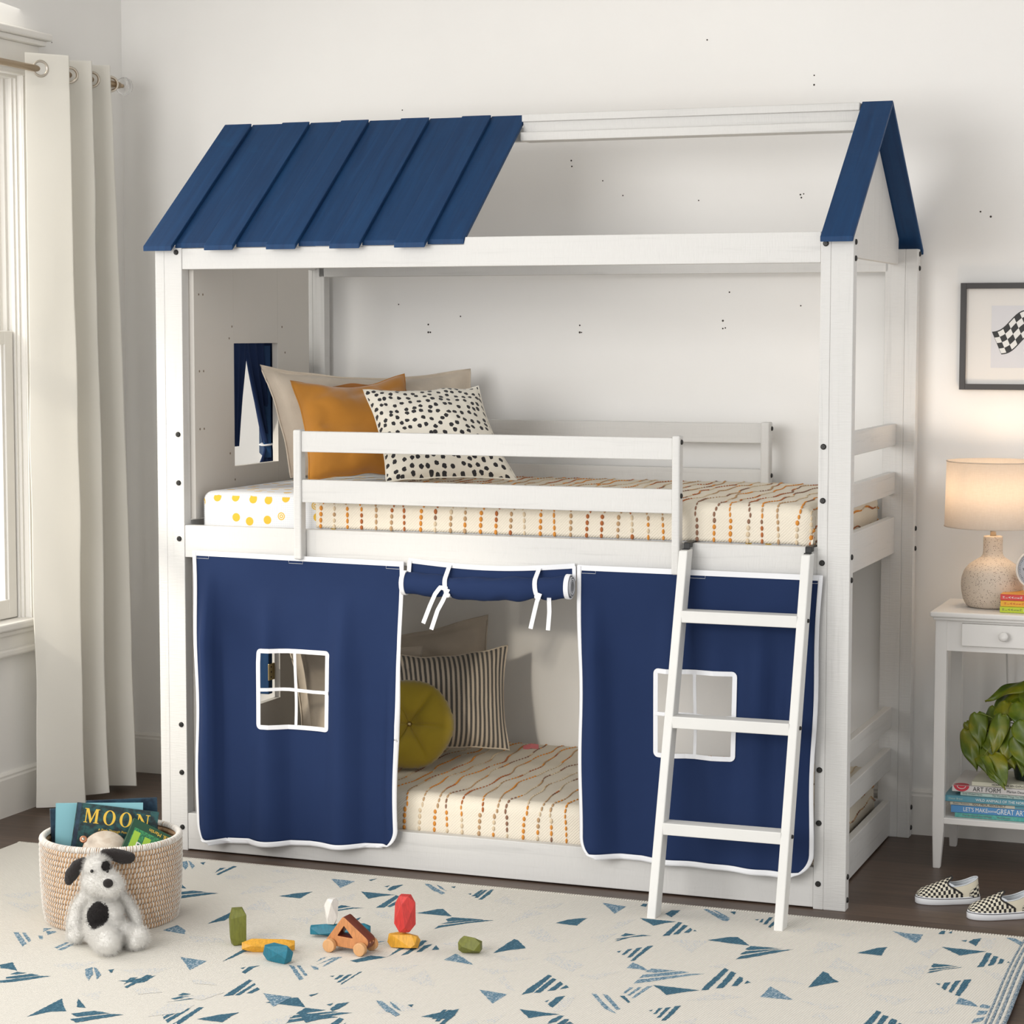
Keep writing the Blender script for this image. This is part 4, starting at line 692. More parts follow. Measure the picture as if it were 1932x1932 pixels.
pillow('pillow', 'white pillow with black painted dots at the front of the upper bunk pillows', DOTS, (0.505, 0.330, 1.342), (0.810, 0.480, 1.352), (0.965, 0.395, 1.082), (0.640, 0.190, 1.082), T=0.14, pinch=0.09, seed=9, wr=0.013)
pillow('pillow', 'tan linen pillow standing highest at the back of the lower bunk', LINEN, (0.150, 0.534, 0.545), (0.690, 0.870, 0.617), (0.720, 0.820, 0.235), (0.235, 0.46, 0.235), T=0.13, pinch=0.04, flange=0.08, seed=13, wr=0.018, sag=0.02)
pillow('pillow', 'beige linen pillow seen through the left curtain window of the lower bunk', LINEN, (0.255, 0.405, 0.560), (0.560, 0.640, 0.540), (0.610, 0.560, 0.232), (0.330, 0.330, 0.232), T=0.11, pinch=0.05, flange=0.05, seed=17, wr=0.024)
pillow('pillow', 'square black and cream ticking-striped pillow on the lower bunk', STRIPES, (0.480, 0.53, 0.532), (0.808, 0.735, 0.544), (0.850, 0.640, 0.236), (0.530, 0.440, 0.236), T=0.13, pinch=0.09, seed=21, wr=0.012, sag=0.010)
def round_pillow(c, R0, T, nd):
    nd = Vector(nd).normalized(); up = Vector((0, 0, 1)); x = up.cross(nd).normalized(); y = nd.cross(x)
    b = MB(); NU, NV = 96, 22
    def fn(sg):
        def f(u, v):
            an = 2 * PI * u; r = v * R0; k = math.cos(6 * an + 0.5)
            ruf = 1 + 0.010 * math.sin(40 * an) * v ** 3 + 0.012 * k * v ** 2
            h = T / 2 * (1 - v ** 3.0) ** 0.5 * (1 - 0.62 * math.exp(-(v / 0.24) ** 2)) + 0.034 * v * (1 - v) * 3 * (abs(math.sin(3 * an + 0.25)) ** 0.35 - 0.85)
            h += 0.0016 * math.sin(48 * an) * v ** 4
            return Vector(c) + x * (r * ruf * math.cos(an)) + y * (r * ruf * math.sin(an)) + nd * (sg * max(h, 0))
        return f
    for sg in (1, -1):
        b.grid(fn(sg), NU, NV)
    bmesh.ops.remove_doubles(b.bm, verts=b.bm.verts, dist=0.0002)
    o = b.build('pillow', MUSTARD); tag(o, 'round mustard velvet pillow with a centre button on the lower bunk', 'pillow')
    MB().ellipsoid(Vector(c) + nd * (T * 0.205), (0.008, 0.008, 0.008)).build('button', BRASS, o)
round_pillow((0.640, 0.350, 0.350), 0.133, 0.125, (0.42, -0.88, 0.20))

# ================================================================== TENT CURTAINS
def cloth_panel(label, x0, x1, zt0, zt1, zb0, zb1, hx0, hx1, hz0, hz1, folds, inset=0.012):
    """hanging cloth with a cut-out window and white binding"""
    y = -0.0105; Rr = 0.055
    def zb(x): t = (x - x0) / (x1 - x0); return zb0 + (zb1 - zb0) * t
    def fold(x, z):
        t = (x - x0) / (x1 - x0); h = (zt0 - z) / (zt0 - zb0); v = 0.0
        for cx, wd, am, h0 in folds:
            wdd = wd * (0.45 + 0.75 * max(0, h)); v += 2.9 * am * math.exp(-((x - cx) / wdd) ** 2) * max(0.0, min(1.0, (h - h0) / 0.25)) 
        v += 0.004 * mn.noise(Vector((x * 6, z * 3.5, x0))) * min(1, h * 3)
        return -max(v, -0.003)
    def ex(z):     # sides sway in a little
        h = max(0, min(1, (zt0 - z) / (zt0 - zb0))); return inset * math.sin(PI * min(1, h * 0.5))
    def P(x, z, off=0.0):
        t = (x - x0) / (x1 - x0); e = ex(z) ; xx = x + e * (1 - 2 * t) + 0.0025 * math.sin(z * 16 + x0 * 9) * (abs(2 * t - 1) ** 4)
        return Vector((xx, y - 0.004 + fold(x, z) - off, z))
    def X(u, v, zz):
        return x0 + (x1 - x0) * u
    def lim(z):      # rounded lower corners
        zb_ = min(zb0, zb1); return z
    us = sorted(set([i / 46 for i in range(47)] + [(hx0 - x0) / (x1 - x0), (hx1 - x0) / (x1 - x0)]))
    ztm = (zt0 + zt1) / 2; zbm = (zb0 + zb1) / 2
    vs = sorted(set([j / 56 for j in range(57)] + [(ztm - hz0) / (ztm - zbm), (ztm - hz1) / (ztm - zbm)]))
    hu0, hu1 = (hx0 - x0) / (x1 - x0), (hx1 - x0) / (x1 - x0); hv0, hv1 = (ztm - hz1) / (ztm - zbm), (ztm - hz0) / (ztm - zbm)
    def fn(u, v):
        zt = zt0 + (zt1 - zt0) * u; zbb = zb0 + (zb1 - zb0) * u
        k = max(0.0, (v - 0.8) / 0.2); z = (ztm + (zbm - ztm) * v) * 1.0
        z += (zt - ztm) * (1 - v) + (zbb - zbm) * v if True else 0
        if hv0 - 0.02 < v < hv1 + 0.02: z = ztm + (zbm - ztm) * v
        x = x0 + (x1 - x0) * u; d = z - zbb
        if d < Rr:
            s_ = Rr - math.sqrt(max(0, Rr * Rr - (Rr - d) ** 2)); x = x0 + s_ + (x1 - x0 - 2 * s_) * u
        return P(x, z)
    b = MB(); b.grid(fn, 0, 0, us=us, vs=vs, skip=lambda u, v: hu0 < u < hu1 and hv0 < v < hv1)
    o = b.build('tent_curtain', NAVY); tag(o, label, 'curtain', 'navy tent curtains of the lower bunk')
    so = o.modifiers.new('solid', 'SOLIDIFY'); so.thickness = 0.0016; so.offset = 0
    # outer binding
    wd = 0.0115; pts = []
    N = 40
    for i in range(N + 1): u = i / N; pts.append(fn(u, 0) + Vector((0, -0.0018, -wd * 0.4)))
    q = MB(); q.ribbon(pts, wd * 1.25, (0, -1, 0), 0.0016); q.build('binding', WHITE_TRIM, o)
    du, dv = wd / (x1 - x0), wd / (zt0 - zb0); off = Vector((0, -0.0024, 0)); q = MB()
    q.grid(lambda a, c: fn(du * a - 0.001, c) + off, 3, 120); q.grid(lambda a, c: fn(1 + 0.001 - du * a, c) + off, 3, 120); q.grid(lambda a, c: fn(a, 1.006 - dv * c * 1.3) + off * 2.6, 120, 3)
    ob = q.build('binding', WHITE_TRIM, o); so = ob.modifiers.new('solid', 'SOLIDIFY'); so.thickness = 0.0022; so.offset = 0
    # stitched squares of the hook-and-loop tabs
    zt_ = lambda x: zt0 + (zt1 - zt0) * (x - x0) / (x1 - x0)
    for xa_, xb_ in ((x0 + 0.012, x0 + 0.052), ((x0 + x1) / 2 - 0.022, (x0 + x1) / 2 + 0.022), (x1 - 0.052, x1 - 0.012)):
        q = MB(); q.tube([P(x, zt_(x) - z, 0.0022) for x, z in ((xa_, 0.010), (xa_, 0.019), (xb_, 0.019), (xb_, 0.010))], 0.0005, seg=4)
        q.build('tab_stitching', WHITE_TRIM, o)
    # window binding and muntins
    r = 0.008; path = []
    cs = [(hx0 + r, hz1 - r, PI, PI / 2), (hx1 - r, hz1 - r, PI / 2, 0), (hx1 - r, hz0 + r, 0, -PI / 2), (hx0 + r, hz0 + r, -PI / 2, -PI)]
    for k, (cx, cz, a0, a1) in enumerate(cs):
        for i in range(5):
            a = a0 + (a1 - a0) * i / 4; path.append((cx + r * math.cos(a), cz + r * math.sin(a)))
        nx, nz = cs[(k + 1) % 4][0] + r * math.cos(cs[(k + 1) % 4][2]), cs[(k + 1) % 4][1] + r * math.sin(cs[(k + 1) % 4][2]); px, pz = path[-1]
        for i in range(1, 8): path.append((px + (nx - px) * i / 8, pz + (nz - pz) * i / 8))
    path.append(path[0]); path.append(path[1])
    q = MB(); q.ribbon([P(x, z, 0.0036) for x, z in path], 0.0125, (0, -1, 0), 0.0018); q.build('window_binding', WHITE_TRIM, o)
    mx, mz = (hx0 + hx1) / 2, (hz0 + hz1) / 2
    q = MB(); q.ribbon([P(mx + 0.002 * math.sin(j * 0.4), hz0 - 0.004 + (hz1 - hz0 + 0.008) * j / 12, 0.0046) for j in range(13)], 0.0085, (0, -1, 0), 0.0016)
    q.ribbon([P(hx0 - 0.006 + (hx1 - hx0 + 0.012) * j / 12, mz - 0.002 + 0.002 * math.sin(j * 0.5), 0.0056) for j in range(13)], 0.0095, (0, -1, 0), 0.0016); q.build('window_cross', WHITE_TRIM, o)
    return o, P
cloth_panel('navy tent curtain on the left with a four-pane window showing a linen pillow', 0.120, 0.781, 0.882, 0.874, 0.040, 0.068, 0.341, 0.553, 0.390, 0.608,
            [(0.17, 0.035, 0.016, 0.05), (0.245, 0.04, -0.008, 0.1), (0.36, 0.05, 0.012, 0.12), (0.45, 0.03, -0.006, 0.2), (0.60, 0.05, 0.013, 0.1), (0.70, 0.04, -0.006, 0.15), (0.76, 0.03, 0.010, 0.3)])
cloth_panel('navy tent curtain on the right, behind the ladder', 1.291, 1.962, 0.884, 0.882, 0.098, 0.094, 1.515, 1.735, 0.388, 0.614,
            [(1.335, 0.045, 0.014, 0.05), (1.43, 0.05, -0.004, 0.1), (1.55, 0.05, 0.008, 0.1), (1.68, 0.05, 0.006, 0.2), (1.80, 0.05, 0.012, 0.1), (1.90, 0.04, 0.012, 0.15)], inset=0.016)
# hook-and-loop stitching squares on top edges
# rolled-up door curtain
rc_y = -0.040
def roll_center(x):
    t = (x - 0.793) / (1.283 - 0.793)
    return Vector((x, rc_y, 0.830 - 0.012 * math.sin(PI * t) - 0.009 * (1 - t)))
def roll_fn(u, v):
    x = 0.793 + (1.279 - 0.793) * u; c = roll_center(x); a = 2 * PI * v
    pin = 0
    for tx in (0.925, 1.185): pin += math.exp(-((x - tx) / 0.022) ** 2)
    rz = 0.031 * (1 - 0.20 * pin) + 0.004 * mn.noise(Vector((x * 14, math.cos(a), math.sin(a)))) + 0.005 * mn.noise(Vector((x * 26, math.cos(a) * 1.5, math.sin(a) * 1.5 + 2)))
    ry = 0.026 * (1 - 0.15 * pin)
    return c + Vector((0, ry * math.cos(a), rz * math.sin(a)))
b = MB(); b.grid(roll_fn, 90, 28)
b.grid(lambda u, v: Vector((0.800 + (1.277 - 0.800) * u, -0.006 - 0.016 * v - 0.002 * math.sin(u * 30) * v, 0.876 - 0.012 * math.sin(PI * u) + 0.004 * u - 0.040 * v)), 40, 6)
roll = b.build('rolled_curtain', NAVY); tag(roll, 'rolled-up navy door curtain tied with white tapes above the lower bunk opening', 'curtain', 'navy tent curtains of the lower bunk')
q = MB()
q.ribbon([Vector((0.795 + (1.283 - 0.795) * i / 24, -0.0095, 0.880 - 0.014 * math.sin(PI * i / 24) + 0.003 * i / 24)) for i in range(25)], 0.0135, (0, -1, 0), 0.0016)
q.ribbon([(0.799, -0.012, 0.880), (0.801, -0.020, 0.862), (0.806, -0.035, 0.846)], 0.012, (0, -1, 0.2), 0.0016)
q.ribbon([(1.281, -0.012, 0.882), (1.282, -0.014, 0.868), (1.283, -0.014, 0.842)], 0.010, (0, -1, 0), 0.0016)
q.build('binding', WHITE_TRIM, roll)
for xx in (0.797, 1.276):
    q = MB(); pts = []
    for i in range(30):
        a = 2 * PI * i / 29; c = roll_center(xx); pts.append((c + Vector((0, 0.0275 * math.cos(a), 0.0325 * math.sin(a)))))
    nn = [(Vector((0, math.cos(2 * PI * i / 29), math.sin(2 * PI * i / 29)))) for i in range(30)]
    q.ribbon(pts, 0.013, nn, 0.003); q.build('end_binding', WHITE_TRIM, roll)
SPIRAL = m_fabric('grey_lining', (0.42, 0.43, 0.45, 1), weave=900)
q = MB(); c = roll_center(1.281)
for k in range(3):
    r1 = 0.026 - 0.0055 * k
    pts = [c + Vector((0.001, r1 * 0.85 * math.cos(2 * PI * i / 28), r1 * math.sin(2 * PI * i / 28))) for i in range(29)]
    q.ribbon(pts, 0.010, [Vector((0, math.cos(2 * PI * i / 28), math.sin(2 * PI * i / 28))) for i in range(29)], 0.0022, mi=k % 2)
q.cyl(c + Vector((-0.012, 0, 0)), c + Vector((-0.010, 0, 0)), 0.012, seg=20, mi=2)
q.build('spiral', [SPIRAL, WHITE_TRIM, NAVY], roll)
def tie(x, ribs):
    c = roll_center(x); pts = [Vector((x - 0.002, -0.012, 0.872))]; nn = [Vector((0, -1, 0))]
    for i in range(9):
        a = PI * (0.62 + 0.85 * i / 8); pts.append(c + Vector((0.0015 * i, 0.025 * math.cos(a), 0.028 * math.sin(a)))); nn.append(Vector((0, math.cos(a), math.sin(a))))
    q = MB(); q.ribbon(pts, 0.0125, nn, 0.0018); k = pts[-3]
    q.ellipsoid((x + 0.012, -0.064, k.z), (0.009, 0.005, 0.007))
    q.build('tie_tape', WHITE_TRIM, roll)
    for rb in ribs:
        q = MB(); P_ = [Vector(p) for p in rb]; sp = []
        for i in range(len(P_) - 1):
            for t in range(5): sp.append(P_[i].lerp(P_[i + 1], t / 5))
        sp.append(P_[-1]); q.ribbon(sp, 0.0115, (0.2, -1, 0.1), 0.0012); q.build('tie_tape', WHITE_TRIM, roll)
yy = -0.066
tie(0.921, [[(0.934, yy, 0.812), (0.915, yy - 0.006, 0.816), (0.900, yy - 0.006, 0.797), (0.883, yy - 0.004, 0.762), (0.862, yy, 0.714)], [(0.936, yy, 0.812), (0.920, yy, 0.778), (0.905, yy, 0.752), (0.886, yy, 0.698)]])
tie(1.183, [[(1.203, yy, 0.811), (1.196, yy - 0.004, 0.790), (1.189, yy, 0.768), (1.176, yy, 0.714)], [(1.222, yy + 0.02, 0.806), (1.229, yy, 0.790), (1.230, yy, 0.762), (1.226, yy, 0.712)]])

# small navy curtain in the end window of the upper bunk
def drape(fn_l, fn_r, z0, z1, x, amp, nf, ph=0.0):
    def f(u, v):
        z = z1 + (z0 - z1) * v; a, c = fn_l(v), fn_r(v)
        return Vector((x + amp * math.sin(nf * 2 * PI * u + ph) * (0.5 + 0.5 * min(1, v * 2)), a + (c - a) * u, z))
    return f
b = MB(); b.grid(drape(lambda v: 0.350, lambda v: 0.465 - 0.075 * v, 1.165, 1.500, 0.058, 0.008, 3), 40, 24)
b.grid(drape(lambda v: 0.440 + 0.135 * v ** 1.4, lambda v: 0.680 - 0.05 * v, 1.165, 1.500, 0.054, 0.011, 4.5), 60, 24)
b.grid(drape(lambda v: 0.578 - 0.040 * v ** 1.5, lambda v: 0.628 + 0.01 * v, 1.105, 1.165, 0.054, 0.006, 3), 24, 8)
wc = b.build('window_curtain', NAVY); tag(wc, 'small navy curtain tied back in the end window of the upper bunk', 'curtain')
so = wc.modifiers.new('solid', 'SOLIDIFY'); so.thickness = 0.0012
q = MB(); q.tube([(0.054 + 0.017 * math.cos(2 * PI * i / 20), 0.602 + 0.033 * math.sin(2 * PI * i / 20), 1.163 + 0.004 * math.sin(2 * PI * i / 20)) for i in range(20)], 0.010, seg=6, closed=True, flat=0.3, up=(0, 0, 1))
q.build('tieback', WHITE_TRIM, wc)

# ================================================================== SHEER WINDOW CURTAIN AND ROD
def m_sheer(name, col, tr):
    t = NT(name); v = t.coord(); n = t.noise(v, 500, 2)
    t.set(Roughness=0.9); t.base(col)
    tl = t.add('ShaderNodeBsdfTranslucent'); tl.inputs['Color'].default_value = col
    tp = t.add('ShaderNodeBsdfTransparent'); mx = t.add('ShaderNodeMixShader'); mx.inputs[0].default_value = tr
    nb = t.bump(n, 0.2, 0.0005); t.normal(nb)
    t.link(t.b.outputs[0], mx.inputs[1]); t.link(tl.outputs[0], mx.inputs[2]); t.link(mx.outputs[0], t.n['Material Output'].inputs['Surface']); return t.m
SHEER = m_sheer('white_voile', (0.93, 0.915, 0.87, 1), 0.45)
METAL = m_plain('champagne_metal', (0.55, 0.42, 0.28, 1), 0.3, Metallic=1.0)
NICKEL = m_plain('brushed_nickel', (0.62, 0.56, 0.48, 1), 0.28, Metallic=1.0)
CLEAR = m_plain('clear_acrylic', (0.95, 0.95, 0.95, 1), 0.05)
CLEAR.node_tree.nodes['Principled BSDF'].inputs['Transmission Weight'].default_value = 0.9
RX, RZ = -0.566, 2.316
rod = thing('curtain_rod', 'bronze curtain rod with a clear round finial above the window', 'curtain rod', (RX, -0.3, RZ))
MB().cyl((RX, -1.7, RZ), (RX, 0.770, RZ), 0.0105, seg=24).build('rod', METAL, rod)
b = MB(); b.lathe([(0.0, 0), (0.020, 0.001), (0.0285, 0.005), (0.0300, 0.012), (0.0285, 0.019), (0.020, 0.023), (0.0, 0.024)], (RX, 0.792, RZ), 40, mat=Euler((-PI / 2, 0, 0)).to_matrix())
b.build('finial', CLEAR, rod); MB().cyl((RX, 0.765, RZ), (RX, 0.796, RZ), 0.0085, 0.006, seg=20).build('finial_cap', METAL, rod)
b = MB(); b.box(XL, XL + 0.008, 0.485, 0.525, RZ - 0.035, RZ + 0.035, 0.003).box(XL + 0.006, RX + 0.004, 0.498, 0.512, RZ - 0.018, RZ - 0.008, 0.002).box(RX - 0.016, RX + 0.016, 0.496, 0.514, RZ - 0.022, RZ - 0.012, 0.002)
b.build('bracket', BLACK, rod)
# folds: list of crest / trough points (x, y) at the top and at the bottom
top = [(-0.585, 0.248), (-0.502, 0.365), (-0.630, 0.418), (-0.506, 0.505), (-0.628, 0.560), (-0.512, 0.625), (-0.615, 0.680), (-0.575, 0.725)]
bot = [(-0.600, 0.265), (-0.500, 0.395), (-0.622, 0.435), (-0.492, 0.520), (-0.625, 0.570), (-0.475, 0.680), (-0.610, 0.745), (-0.590, 0.800)]
def crom(P_, t):
    n = len(P_) - 1; t = max(0, min(n - 1e-6, t * n)); i = int(t); f = t - i
    f = f * f * (3 - 2 * f) * 0.55 + f * 0.45
    return Vector((P_[i][0] + (P_[i + 1][0] - P_[i][0]) * f, P_[i][1] + (P_[i + 1][1] - P_[i][1]) * f))
def sheer_fn(u, v):
    a, c = crom(top, u), crom(bot, u); k = min(1.0, max(0.0, (v - 0.04) / 0.96)) ** 0.8; p = a.lerp(c, k)
    z = 2.362 - (2.362 - 0.020) * v - 0.010 * math.sin(u * 9) * v
    w_ = mn.noise(Vector((u * 6, v * 3, 1))) * 0.012 * v + mn.noise(Vector((u * 14, v * 9, 5))) * 0.004
    return Vector((p.x + w_, p.y + w_ * 0.4, z))
sc = thing('sheer_curtain', 'long white sheer grommet curtain hanging beside the window at the far left', 'curtain', (RX, 0.5, 0.02))
b = MB(); b.grid(sheer_fn, 168, 70); o = b.build('drape', SHEER, sc); so = o.modifiers.new('solid', 'SOLIDIFY'); so.thickness = 0.0008
b = MB(); b.grid(lambda u, v: sheer_fn(u, v * 0.043) + Vector((0.0012, -0.0012, 0)), 168, 6); b.build('header', SHEER, sc)
b = MB(); b.grid(lambda u, v: sheer_fn(u, 0.965 + v * 0.035) + Vector((0.0012, -0.0012, 0)), 168, 4); b.build('hem', SHEER, sc)
for i in range(7):
    u = (i + 0.62) / 7; p = sheer_fn(u, 0.019); d = (sheer_fn(u + 0.01, 0.019) - sheer_fn(u - 0.01, 0.019)).normalized(); n_ = Vector((d.y, -d.x, 0)).normalized()
    if n_.y > 0: n_ = -n_
    M_ = n_.to_track_quat('Z', 'Y').to_matrix()
    b = MB(); b.lathe([(0.0185, 0.0), (0.0235, 0.001), (0.0262, 0.0), (0.0268, 0.003), (0.0235, 0.0055), (0.0190, 0.0035), (0.0185, 0.0)], (RX + (p.x - RX) * 0.25, p.y + (RX + (p.x - RX) * 0.25 - p.x) * (d.y / d.x if abs(d.x) > 0.3 else 0), RZ) , 36, mat=M_)
    b.build('grommet', NICKEL, sc)

# ================================================================== RUG
RX0, RX1, RY0, RY1, RT = -0.424, 2.515, -2.1, -0.104, 0.0055
rug = thing('area_rug', 'cream woven rug with scattered blue triangles in front of the bunk bed', 'rug', (1.05, -1.1, 0))
b = MB()
def rz_(x, y): return RT + 0.0012 * mn.noise(Vector((x * 4, y * 5, 0))) * 0
b.box(RX0, RX1, RY0, RY1, 0.0004, RT, 0.0015)
def jag(poly, amp=0.0012, step=0.005):
    out = []
    for i, p in enumerate(poly):
        q = poly[(i + 1) % len(poly)]; p_, q_ = Vector(p), Vector(q); L_ = (q_ - p_).length; n = max(1, int(L_ / step)); d = (q_ - p_) / max(L_, 1e-6); nn = Vector((-d.y, d.x))
        for k in range(n):
            c = p_ + (q_ - p_) * (k / n); o_ = nn * (random.uniform(-amp, amp)) if k else Vector((0, 0)); out.append((c.x + o_.x, c.y + o_.y))
    return out
for kind, mi, zz in (('g', 3, 0.0001), ('m', 2, 0.0002), ('d', 1, 0.0003)):
    for poly in RUG_SHAPES[kind]:
        zz += 0.0000015; pts = [(min(max(x, RX0 + 0.004), RX1 - 0.006), min(max(y, RY0), RY1 - 0.003)) for x, y in jag(poly)]
        try:
            f = b.bm.faces.new([b.bm.verts.new((x, y, RT + zz)) for x, y in pts]); f.material_index = mi; f.normal_update()
            if f.normal.z < 0: f.normal_flip()
            bmesh.ops.triangulate(b.bm, faces=[f])
        except ValueError: pass
# the pattern carries on over the part nearest the camera and out of frame
rr = random.Random(4); zz = 0.00055
for kind, mi in (('g', 3), ('m', 2), ('d', 1)):
    for poly in RUG_SHAPES[kind]:
        for dx, dy in ((0.31, -1.02),):
            q_ = [((x + dx - RX0 - 0.05) % (RX1 - RX0 - 0.1) + RX0 + 0.05, y + dy) for x, y in poly]; zz += 0.0000015
            if max(y for x, y in q_) > -1.13 or min(y for x, y in q_) < RY0 + 0.02 or max(x for x, y in q_) - min(x for x, y in q_) > 0.6: continue
            f = b.bm.faces.new([b.bm.verts.new((x, y, RT + zz)) for x, y in jag(q_)]); f.material_index = mi; f.normal_update()
            if f.normal.z < 0: f.normal_flip()
            bmesh.ops.triangulate(b.bm, faces=[f])
b.build('rug_field', [RUG_BASE, RUG_D, RUG_M, RUG_G], rug, recalc=False)
RUG_H1 = m_rug('rug_hem_stripe', (0.10, 0.17, 0.24, 1), (0.5, 0.54, 0.56, 1), 0.55, 0.1)
b = MB()
for k in range(7):     # striped selvedge that lifts a little off the floor
    t = k / 6.0; xo = RX1 - 0.002 + 0.007 * k; zo = 0.0040 + 0.011 * math.sin(t * PI * 0.55)
    pts = [(xo + 0.006 * math.sin(y_ * 5), RY1 - 0.002 + (RY0 - RY1) * i / 60, zo) for i in range(61) for y_ in [RY1 + (RY0 - RY1) * i / 60]]
    b.tube(pts, 0.0045, seg=8, mi=(k + 1) % 2)
b.build('striped_edge', [RUG_BASE, RUG_H1], rug)
b = MB(); n = 420     # whipped back edge
for i in range(n):
    x = RX0 + (RX1 - RX0) * (i + 0.5) / n; b.box(x - 0.0024, x + 0.0024, RY1 - 0.006, RY1 + 0.0035, 0.0006, RT + 0.0012, 0)
o = b.build('whipped_edge', RUG_BASE, rug); o['kind'] = 'stuff'

# ================================================================== BASKET AND WHAT IS IN IT
BC = Vector((0.272, -0.737, 0)); BF = Vector((0.515, -0.857, 0)); BR_ = Vector((0.857, 0.515, 0))
def bl(r, f, z): return BC + BR_ * r + BF * f + Vector((0, 0, z))
Z0 = RT + 0.0006
basket = thing('woven_basket', 'round woven seagrass basket with white stitching, holding picture books', 'basket', (BC.x, BC.y, Z0))
STRAW = NT('seagrass'); v = STRAW.coord(); n_ = STRAW.noise(v, 300, 4, 0.7)
STRAW.base(STRAW.ramp(n_, [(0.3, (0.30, 0.165, 0.08, 1)), (0.5, (0.50, 0.31, 0.17, 1)), (0.7, (0.64, 0.45, 0.28, 1))])); STRAW.set(Roughness=0.8); STRAW.normal(STRAW.bump(n_, 0.6, 0.002)); STRAW = STRAW.m
COTTON = m_fabric('white_cotton_cord', (0.80, 0.76, 0.70, 1), weave=900)
NR = 16; rh = 0.219 / NR
def brad(z): t = z / 0.225; return 0.1655 + 0.0085 * math.sin(PI * min(1, t * 0.62)) - 0.004 * max(0, 1 - t * 6)
b = MB()
for k in range(NR):
    zc = Z0 + rh * (k + 0.5); r0 = brad(rh * (k + 0.5))
    b.tube([(BC.x + r0 * math.cos(2 * PI * i / 72), BC.y + r0 * math.sin(2 * PI * i / 72), zc + 0.0006 * math.sin(i * 0.9 + k)) for i in range(72)], rh * 0.54, seg=10, closed=True)
b.cyl((BC.x, BC.y, Z0), (BC.x, BC.y, Z0 + 0.006), 0.163, seg=64)
b.build('coil', STRAW, basket)
b = MB(); rb = random.Random(2); NS = 124
for k in range(NR):
    zc = rh * (k + 0.5); r0 = brad(zc); last = k == NR - 1
    ns = NS + (90 if last else 0)
    for i in range(ns):
        a = 2 * PI * (i + 0.5 * (k % 2) + rb.uniform(-0.12, 0.12)) / ns; ww = (0.00135 if not last else 0.0019) * rb.uniform(0.8, 1.25)
        rad = Vector((math.cos(a), math.sin(a), 0)); tg = Vector((-math.sin(a), math.cos(a), 0)); c = BC + rad * r0 + Vector((0, 0, Z0 + zc)); sl_ = rb.uniform(0.0008, 0.0022)
        angs = [-100 + 200 * j / 6 for j in range(7)] if not last else [-100 + 300 * j / 9 for j in range(10)]
        row = []
        for an in angs:
            q_ = math.radians(an); d = rad * math.cos(q_) + Vector((0, 0, math.sin(q_))); p = c + d * (rh * 0.54 + 0.0006) + tg * (sl_ * an / 100)
            row.append((b.bm.verts.new(p - tg * ww), b.bm.verts.new(p + d * 0.0011), b.bm.verts.new(p + tg * ww)))
        for r1, r2 in zip(row, row[1:]):
            for j in range(2):
                f = b.bm.faces.new((r1[j], r1[j + 1], r2[j + 1], r2[j])); f.smooth = True
o = b.build('cord_stitching', COTTON, basket, recalc=False); o['kind'] = 'stuff'

PAGES = m_plain('book_pages', (0.74, 0.71, 0.64, 1), 0.9, bump=0.3, bscale=600)
def book(label, C0, xdir, ydir, w_, h_, t, cover, spine_left=True, loc_up=True, group=None, cat='book', cov2=None):
    """C0: spine-side bottom-front corner; xdir across the cover, ydir up the spine; thickness goes away from viewer"""
    M_ = frame(C0, xdir, ydir)
    root = bpy.data.objects.new('book', None); COL.objects.link(root); root.matrix_basis = M_; root.empty_display_size = 0.03; tag(root, label, cat, group)
    b = MB(); c = 0.0016
    b.box(0, w_, 0, h_, -c, 0, 0.0005).box(0, w_, 0, h_, -t, -t + c, 0.0005).box(-0.0004, c, 0, h_, -t, 0, 0.0006); b.build('cover', cover, root, local=True)
    MB().box(c, w_ - 0.003, 0.003, h_ - 0.003, -t + c, -c, 0).build('pages', PAGES, root, local=True)
    return root, M_
def m_cover(name, c1, c2, scale=30):
    t = NT(name); n = t.noise(t.coord(), scale, 4, 0.6); t.base(t.ramp(n, [(0.42, c1), (0.60, c2)])); t.set(Roughness=0.32); return t.m
MOONC = m_cover('night_sky_cover', srgb(22, 38, 42), srgb(34, 84, 84), 45); LBLUE = m_plain('pale_blue_cover', srgb(128, 182, 192), 0.4); NAVYC = m_cover('navy_cover', srgb(24, 40, 58), srgb(40, 66, 84)); GREENC = m_plain('green_cover', srgb(22, 72, 48), 0.3)
GOLD = m_plain('gold_print', (0.80, 0.52, 0.06, 1), 0.4); LIME = m_plain('lime_print', (0.34, 0.55, 0.05, 1), 0.4); WHITEP = m_plain('white_print', (0.8, 0.8, 0.78, 1), 0.5); BLACKP = m_plain('black_print', (0.02, 0.02, 0.02, 1), 0.5); TEALG = m_cover('leaf_print', srgb(28, 92, 62), srgb(62, 150, 92), 220)
def dirv(r, f, z): return BR_ * r + BF * f + Vector((0, 0, z))
def from_tl(tl, x, y, h):      # bottom spine corner of a book whose top spine corner is tl
    y = (y - x * x.dot(y)).normalized(); return tl - y * h
